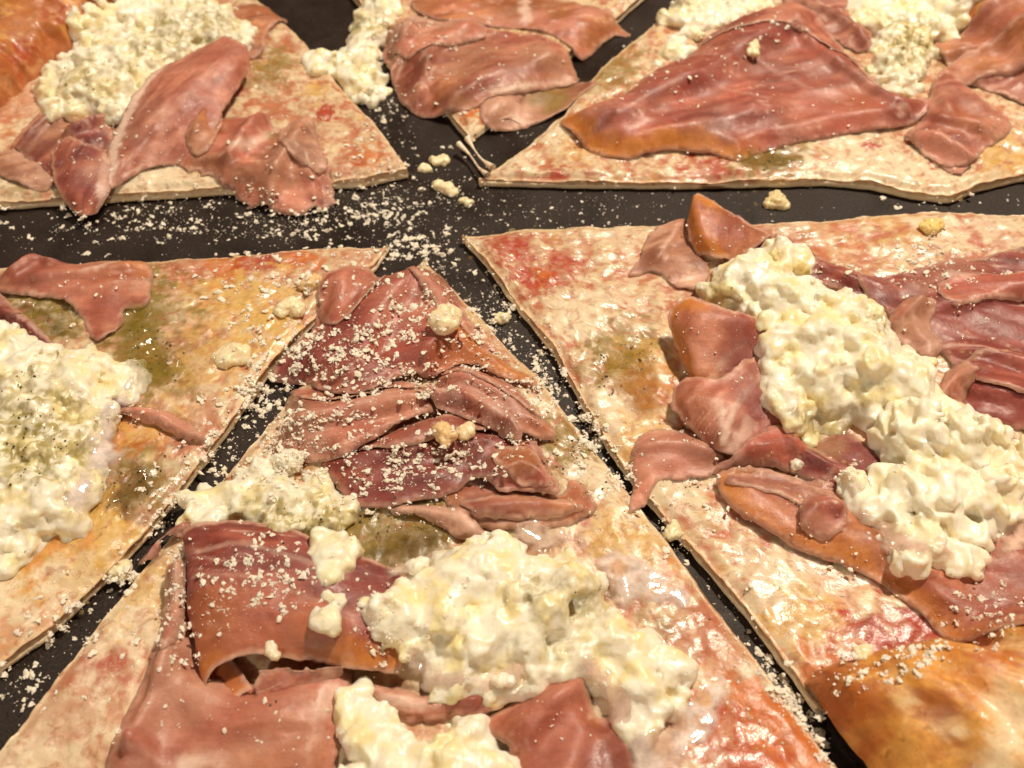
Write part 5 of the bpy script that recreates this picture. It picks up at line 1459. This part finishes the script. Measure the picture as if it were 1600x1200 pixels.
chunk('cheese_crumb', 'white sliver under the front of the largest curd', 788, 1064, [(-1.0, 0, 0, 1.1), (0.8, -0.2, 0, 1.0)], 14.3, lin(240, 226, 206))
chunk('cheese_crumb', 'curled white curd shred on the front lip of the roll', 425, 1020, [(-0.4, 1.6, 0.2, 0.8), (-0.2, 0.0, 0.2, 0.7), (0.8, -1.0, 0.2, 0.6)], 15.3, lin(240, 222, 190))
chunk('cheese_crumb', 'pale rough crumb beside the frosted stack where the gap widens', 783, 500, [(0, 0, 0, 1.4), (0.8, 0.5, 0, 1.0)], 16.3, CRC)
chunk('cheese_crumb', 'crumb on the sauced rim where golden crust begins', 1346, 1024, [(0, 0, 0, 1.5), (1.0, 0.4, 0, 1.0)], 17.3, CRC)

PROTO = []
for k in range(14):
    r_ = np.random.default_rng(200 + k)
    E_ = []
    p_ = np.zeros(3)
    for q in range(r_.integers(4, 12)):
        E_.append((*p_, *r_.uniform(0.22, 0.52, 3), r_.uniform(0, 3)))
        p_ = (p_ if r_.random() < 0.7 else 0 * p_) + r_.normal(0, 0.46, 3) * np.array([1, 1, 0.45])
    v_, f_ = blob_mesh(E_, 0.2, 8.0)
    v_ = v_ - v_.mean(0)
    v_ = v_ / np.abs(v_).max() + 0.2 * np.stack([fbm(v_, 0.5, 2, k), fbm(v_, 0.5, 2, k + 3), fbm(v_, 0.5, 2, k + 6)], 1)
    PROTO.append((v_, f_))
ICO = bmesh.new()
bmesh.ops.create_icosphere(ICO, subdivisions=1, radius=1.0)
ICO_V = np.array([q.co[:] for q in ICO.verts])
ICO_F = np.array([[q.index for q in t.verts] for t in ICO.faces])
ICO.free()

# (centre x, y, half width, half height in the photograph, count, size range mm, how clustered, tilt of the patch)
ZONES = [
    (470, 340, 190, 42, 420, (0.18, 0.95), 0.5, -0.03), (600, 320, 90, 60, 260, (0.18, 1.0), 0.4, 0), (660, 385, 60, 22, 170, (0.25, 1.3), 0.7, 0), (120, 360, 130, 30, 110, (0.2, 1.2), 0.6, 0), (250, 340, 120, 30, 150, (0.2, 1.1), 0.5, 0),
    (600, 200, 55, 90, 150, (0.2, 0.9), 0.4, 0.0), (710, 300, 50, 60, 90, (0.15, 0.6), 0.3, 0), (850, 330, 120, 25, 50, (0.15, 0.55), 0.2, 0), (1050, 310, 150, 14, 25, (0.15, 0.5), 0.2, 0), (1500, 318, 100, 12, 14, (0.3, 0.9), 0.2, 0), (800, 200, 40, 25, 10, (0.2, 0.5), 0.1, 0),
    (770, 500, 40, 70, 190, (0.2, 1.0), 0.6, 0.0), (850, 600, 38, 70, 230, (0.2, 1.0), 0.7, 0), (920, 690, 32, 50, 190, (0.25, 1.15), 0.8, 0), (980, 740, 25, 30, 60, (0.25, 1.0), 0.7, 0), (1040, 840, 40, 60, 45, (0.2, 0.9), 0.4, 0), (1150, 980, 50, 60, 30, (0.2, 0.8), 0.4, 0), (1240, 1100, 35, 70, 280, (0.3, 1.1), 0.8, 0.6),
    (400, 620, 50, 55, 330, (0.25, 1.1), 0.8, 0), (330, 700, 40, 40, 90, (0.25, 1.0), 0.7, 0), (120, 985, 90, 70, 130, (0.2, 1.1), 0.6, 0), (30, 1080, 40, 40, 60, (0.2, 1.1), 0.6, 0), (190, 900, 30, 30, 50, (0.3, 1.2), 0.6, 0),
    # on the frosted stack of ham
    (610, 510, 110, 50, 620, (0.15, 0.95), 0.75, -0.2), (560, 560, 90, 50, 480, (0.15, 1.0), 0.75, 0), (680, 460, 40, 40, 120, (0.15, 0.8), 0.6, 0), (600, 450, 80, 35, 160, (0.1, 0.5), 0.3, 0), (740, 560, 60, 40, 200, (0.12, 0.55), 0.4, 0), (520, 650, 70, 45, 420, (0.15, 0.8), 0.7, 0), (460, 690, 50, 35, 360, (0.15, 0.8), 0.7, 0), (760, 620, 80, 35, 140, (0.12, 0.5), 0.3, 0),
    (620, 735, 100, 40, 560, (0.15, 0.85), 0.65, -0.1), (720, 720, 70, 35, 240, (0.15, 0.8), 0.6, 0), (800, 690, 50, 30, 90, (0.12, 0.5), 0.4, 0), (480, 560, 50, 35, 220, (0.15, 1.1), 0.7, 0), (640, 600, 90, 30, 240, (0.12, 0.6), 0.5, 0), (700, 650, 120, 20, 60, (0.12, 0.5), 0.3, 0),
    # on the roll and the sheet in front of it
    (390, 890, 75, 60, 330, (0.15, 0.85), 0.55, 0), (450, 920, 50, 40, 130, (0.15, 0.8), 0.6, 0), (345, 960, 40, 60, 90, (0.12, 0.6), 0.4, 0), (275, 930, 16, 60, 150, (0.15, 0.7), 0.6, 0), (590, 950, 40, 50, 60, (0.15, 0.7), 0.4, 0), (280, 1030, 30, 25, 60, (0.12, 0.6), 0.6, 0), (330, 1120, 110, 50, 40, (0.15, 0.6), 0.1, 0), (600, 1010, 30, 30, 60, (0.15, 0.7), 0.6, 0), (450, 1150, 60, 40, 14, (0.15, 0.6), 0.1, 0),
    # oily slice
    (180, 440, 120, 30, 90, (0.12, 0.6), 0.3, 0), (430, 430, 90, 40, 160, (0.2, 1.3), 0.5, 0), (390, 500, 70, 50, 90, (0.2, 1.2), 0.5, 0), (200, 645, 60, 15, 60, (0.15, 0.6), 0.5, 0), (260, 800, 50, 60, 90, (0.2, 1.0), 0.6, 0), (540, 395, 50, 15, 60, (0.2, 0.9), 0.5, 0), (100, 560, 90, 40, 30, (0.15, 0.8), 0.4, 0), (420, 730, 90, 40, 150, (0.2, 0.9), 0.5, 0),
    # lower right slice
    (1440, 415, 50, 40, 200, (0.15, 0.9), 0.7, 0), (1520, 420, 80, 50, 110, (0.15, 0.7), 0.5, 0), (1540, 960, 50, 45, 180, (0.2, 1.0), 0.75, 0), (1430, 1030, 60, 30, 130, (0.25, 1.0), 0.6, -0.3), (1340, 1055, 50, 25, 60, (0.25, 1.0), 0.6, 0), (1250, 770, 70, 40, 60, (0.1, 0.45), 0.3, 0), (1120, 530, 70, 60, 90, (0.08, 0.35), 0.2, 0), (1070, 690, 50, 30, 50, (0.12, 0.5), 0.4, 0), (1150, 370, 60, 40, 60, (0.1, 0.4), 0.2, 0), (1310, 440, 60, 40, 30, (0.15, 0.8), 0.4, 0), (1300, 900, 150, 80, 60, (0.12, 0.6), 0.3, 0), (900, 450, 130, 70, 60, (0.12, 0.6), 0.3, 0), (1320, 740, 40, 20, 40, (0.15, 0.7), 0.6, 0), (1110, 790, 70, 50, 40, (0.15, 0.8), 0.3, 0), (1320, 430, 80, 20, 40, (0.15, 0.8), 0.3, 0), (1490, 490, 60, 40, 50, (0.12, 0.5), 0.4, 0),
    # the three slices at the top
    (720, 80, 110, 60, 130, (0.12, 0.7), 0.4, 0), (640, 55, 35, 35, 110, (0.2, 0.9), 0.6, 0), (760, 140, 60, 20, 40, (0.15, 0.8), 0.4, 0), (1150, 110, 170, 70, 170, (0.1, 0.55), 0.35, 0), (1180, 50, 60, 40, 120, (0.15, 1.0), 0.7, 0), (1100, 160, 120, 40, 60, (0.1, 0.4), 0.3, 0), (200, 220, 120, 70, 110, (0.12, 0.6), 0.25, 0), (120, 270, 50, 50, 60, (0.15, 0.6), 0.3, 0), (460, 250, 100, 50, 70, (0.12, 0.6), 0.3, 0), (1490, 230, 60, 40, 50, (0.12, 0.5), 0.4, 0), (1250, 250, 200, 25, 40, (0.12, 0.5), 0.3, 0), (850, 230, 80, 40, 40, (0.12, 0.6), 0.3, 0), (1060, 130, 60, 40, 50, (0.15, 0.9), 0.6, 0),
    # bottom slice
    (960, 780, 60, 50, 60, (0.12, 0.6), 0.3, 0), (700, 950, 130, 70, 60, (0.15, 0.6), 0.3, 0), (870, 1120, 60, 60, 40, (0.1, 0.4), 0.1, 0), (1180, 1100, 60, 70, 50, (0.12, 0.5), 0.3, 0), (150, 1060, 90, 90, 50, (0.12, 0.6), 0.2, 0), (680, 820, 60, 40, 30, (0.15, 0.6), 0.3, 0),
]
ZONES += [(1350, 380, 200, 40, 90, (0.12, 0.7), 0.4, 0), (1250, 470, 200, 150, 130, (0.1, 0.5), 0.3, 0), (1250, 880, 220, 150, 160, (0.1, 0.6), 0.35, 0), (1250, 130, 260, 110, 180, (0.1, 0.55), 0.4, 0), (740, 90, 120, 60, 140, (0.1, 0.5), 0.4, 0), (850, 430, 200, 120, 160, (0.1, 0.5), 0.3, 0), (200, 230, 180, 80, 130, (0.1, 0.5), 0.3, 0), (450, 330, 220, 50, 260, (0.1, 0.5), 0.3, 0), (900, 320, 260, 30, 110, (0.1, 0.4), 0.2, 0), (830, 560, 90, 120, 200, (0.1, 0.5), 0.5, 0.8)]
cp = np.random.default_rng(77)
XS, YS, SZ = [], [], []
for cx, cy, hw, hh, cnt, (s0, s1), cl, tl in ZONES:
    cnt = int(cnt * 1.5)
    hw, hh = hw * 1.12, hh * 1.12
    nc = max(2, int(cnt / 9))
    ctr = cp.normal(0, 0.5, (nc, 2))
    which = cp.integers(0, nc, cnt)
    free = cp.normal(0, 0.55, (cnt, 2))
    clus = ctr[which] + cp.normal(0, 0.07, (cnt, 2)) * np.array([max(1, 60 / hw), max(1, 50 / hh)]) * 0.6
    use = cp.random(cnt) < cl
    q = np.where(use[:, None], clus, free)
    x = cx + q[:, 0] * hw + tl * q[:, 1] * hh
    y = cy + q[:, 1] * hh + tl * q[:, 0] * hw
    s = s0 * 0.8 + (s1 * 1.12 - s0 * 0.8) * cp.random(cnt) ** 6.0
    XS += x.tolist(); YS += y.tolist(); SZ += s.tolist()
XS, YS, SZ = np.array(XS), np.array(YS), np.array(SZ)
HP = hit(XS, YS)
SID = HID[hidx(HP[:, :2])]
order = np.argsort(-SZ)
inview = [k for k in order if 4 < XS[k] < 1596 and 4 < YS[k] < 1196]
single = inview[:290]
PM = []
for k, (v_, f_) in enumerate(PROTO):
    me = mesh_of('cheese_crumb', v_, f_, M_CRUMB)
    PM.append(me)
GAPS = [(0, 'in the gap below the giant ham sheet'), (60, 'in the gap between the two slices at the top right'), (120, 'in the gap beside the loose curd lumps'), (180, 'in the wide gap behind the oily slice'), (240, 'in the gap between oily and bottom slice'), (300, 'in the gap beside the orange edged frosted ham')]


def whereabouts(k):
    s = SURF[SID[k]]
    x, y = HP[k, :2]
    r = math.hypot(x, y)
    if SID[k] == 0:
        if r < 17:
            return 'on the bare tray where the slice tips meet'
        a = math.degrees(math.atan2(y, x)) % 360
        return min(GAPS, key=lambda g_: abs((a - g_[0] + 180) % 360 - 180))[1]
    if s.startswith('on the slice') or s.endswith('pizza slice'):
        return s + (', by its tip' if r < 45 else ', halfway' if r < 95 else ', by its crust')
    return s


for k in single:
    where = whereabouts(k)
    lb = 'pale grated cheese crumb ' + where
    lb = ' '.join(lb.split()[:16])
    gp = 'grated cheese crumbs ' + where
    o = link('grated_cheese_crumb', PM[int(cp.integers(len(PM)))], None, lb, 'cheese crumb', gp)
    o.location = HP[k] * MM + np.array([0, 0, SZ[k] * 0.12 * MM])
    o.rotation_euler = (cp.uniform(-0.5, 0.5), cp.uniform(-0.5, 0.5), cp.uniform(0, 6.28))
    s = SZ[k] * 0.82
    o.scale = (s * cp.uniform(0.9, 1.2), s * cp.uniform(0.8, 1.1), s * cp.uniform(0.35, 0.6))
taken = set(single)
rest = np.array([k for k in range(len(XS)) if k not in taken])


def swarm(ids, pos, size, flat=0.5, jag=0.45, stretch=1.7):
    V_, F_ = [], []
    m = len(ICO_V)
    nrm = cp.normal(0, jag, (len(ids), m, 1))
    ax = cp.uniform(0.75, stretch, (len(ids), 1, 3))
    ax[:, :, 2] *= flat
    P = ICO_V[None] * (1 + nrm) * ax * size[:, None, None]
    a = cp.uniform(0, 6.28, len(ids))
    ca, sa = np.cos(a)[:, None], np.sin(a)[:, None]
    P = np.stack([P[:, :, 0] * ca - P[:, :, 1] * sa, P[:, :, 0] * sa + P[:, :, 1] * ca, P[:, :, 2]], 2)
    P = P + pos[:, None, :]
    F = ICO_F[None] + (np.arange(len(ids)) * m)[:, None, None]
    return P.reshape(-1, 3), F.reshape(-1, 3)


# each of the remaining crumbs is two or three grains that stick together
pos, siz = [], []
for j in range(3):
    keep = rest if j == 0 else rest[cp.random(len(rest)) < (0.55 if j == 1 else 0.3)]
    off = cp.normal(0, 0.55, (len(keep), 3)) * (0 if j == 0 else 1)
    off[:, 2] = np.abs(off[:, 2]) * 0.5
    pos.append(HP[keep] + off * SZ[keep][:, None] + np.array([0, 0, 0.1]) * SZ[keep][:, None])
    siz.append(SZ[keep] * (0.52 if j == 0 else 0.36))
pos, siz = np.concatenate(pos), np.concatenate(siz)
v_, f_ = swarm(np.arange(len(pos)), pos, siz)
link('grated_cheese_dust', mesh_of('grated_cheese_dust', v_, f_, M_CRUMB, smooth=False), None, 'fine pale grated cheese powder strewn over pizza and tray', 'grated cheese', None, 'stuff')

# ------------------------------------------------------------------ herb flecks
FLECK = [(985, 560, 40, 60), (960, 590, 35, 50), (1010, 540, 30, 30), (890, 720, 35, 50), (905, 700, 20, 30), (1070, 760, 45, 30), (230, 520, 50, 60), (250, 570, 50, 60), (210, 750, 60, 70), (190, 790, 40, 40), (60, 660, 50, 70), (40, 720, 50, 50), (30, 600, 40, 40), (100, 690, 40, 40),
         (560, 800, 60, 40), (610, 810, 50, 30), (470, 820, 60, 30), (1230, 245, 60, 45), (1190, 255, 40, 30), (420, 90, 40, 25), (240, 70, 70, 40), (150, 130, 50, 40), (330, 40, 40, 30), (40, 285, 40, 30), (330, 270, 40, 14), (1390, 500, 40, 12), (1110, 440, 25, 12), (1420, 70, 50, 25), (430, 1095, 25, 6), (940, 760, 30, 12), (850, 730, 40, 25), (1080, 960, 30, 10), (920, 930, 30, 6), (60, 490, 40, 20), (270, 700, 40, 25), (1265, 690, 40, 10)]
fx, fy = [], []
for cx, cy, r_, cnt in FLECK:
    cnt = int(cnt * 0.5)
    q = cp.normal(0, 0.5, (cnt, 2)) * r_
    fx += (cx + q[:, 0]).tolist()
    fy += (cy + q[:, 1] * 0.7).tolist()
fp = hit(fx, fy)
v_, f_ = swarm(np.arange(len(fp)), fp + np.array([0, 0, 0.08]), cp.uniform(0.07, 0.22, len(fp)) * cp.uniform(0.6, 1.2, len(fp)), flat=0.35, jag=0.2, stretch=2.0)
link('dried_herb_flecks', mesh_of('dried_herb_flecks', v_, f_, M_HERB, smooth=False), None, 'tiny dark green herb flecks in the oil on cheese and curd', 'herbs', None, 'stuff')

# ------------------------------------------------------------------ beads of oil
BEAD = [(985, 570, 45, 26), (240, 550, 60, 34), (215, 760, 60, 26), (420, 110, 45, 24), (350, 180, 40, 14), (1200, 250, 70, 30), (1450, 80, 60, 30), (1480, 130, 50, 20), (900, 140, 40, 12), (1560, 200, 40, 18), (590, 820, 60, 24), (1000, 880, 60, 26), (1180, 1150, 60, 40), (1250, 700, 60, 20), (900, 760, 60, 24), (60, 500, 50, 16), (450, 500, 60, 24), (1230, 780, 60, 24), (820, 400, 60, 26), (1280, 930, 90, 34), (640, 560, 120, 20), (90, 900, 90, 34), (1510, 540, 60, 26), (1470, 280, 60, 18), (160, 150, 80, 20), (300, 560, 70, 26)]
bx, by = [], []
for cx, cy, r_, cnt in BEAD:
    q = cp.normal(0, 0.5, (cnt, 2)) * r_
    bx += (cx + q[:, 0]).tolist()
    by += (cy + q[:, 1] * 0.7).tolist()
bp_ = hit(bx, by)
IC2 = bmesh.new()
bmesh.ops.create_icosphere(IC2, subdivisions=2, radius=1.0)
ICO_V = np.array([q.co[:] for q in IC2.verts])
ICO_F = np.array([[q.index for q in t.verts] for t in IC2.faces])
IC2.free()
v_, f_ = swarm(np.arange(len(bp_)), bp_ + np.array([0, 0, 0.05]), cp.uniform(0.18, 0.7, len(bp_)) * cp.uniform(0.5, 1.1, len(bp_)), flat=0.4, jag=0.0, stretch=1.4)
M_BEAD = film_material('clear_oil', (0.03, 0.06), (0.08, 0.16))
link('oil_beads', mesh_of('oil_beads', v_, f_, M_BEAD, np.tile(lin(226, 196, 130), (len(v_), 1)), extra={'cover': np.ones(len(v_))}), None, 'small shiny beads of oil on ham and melted cheese', 'oil', None, 'stuff')
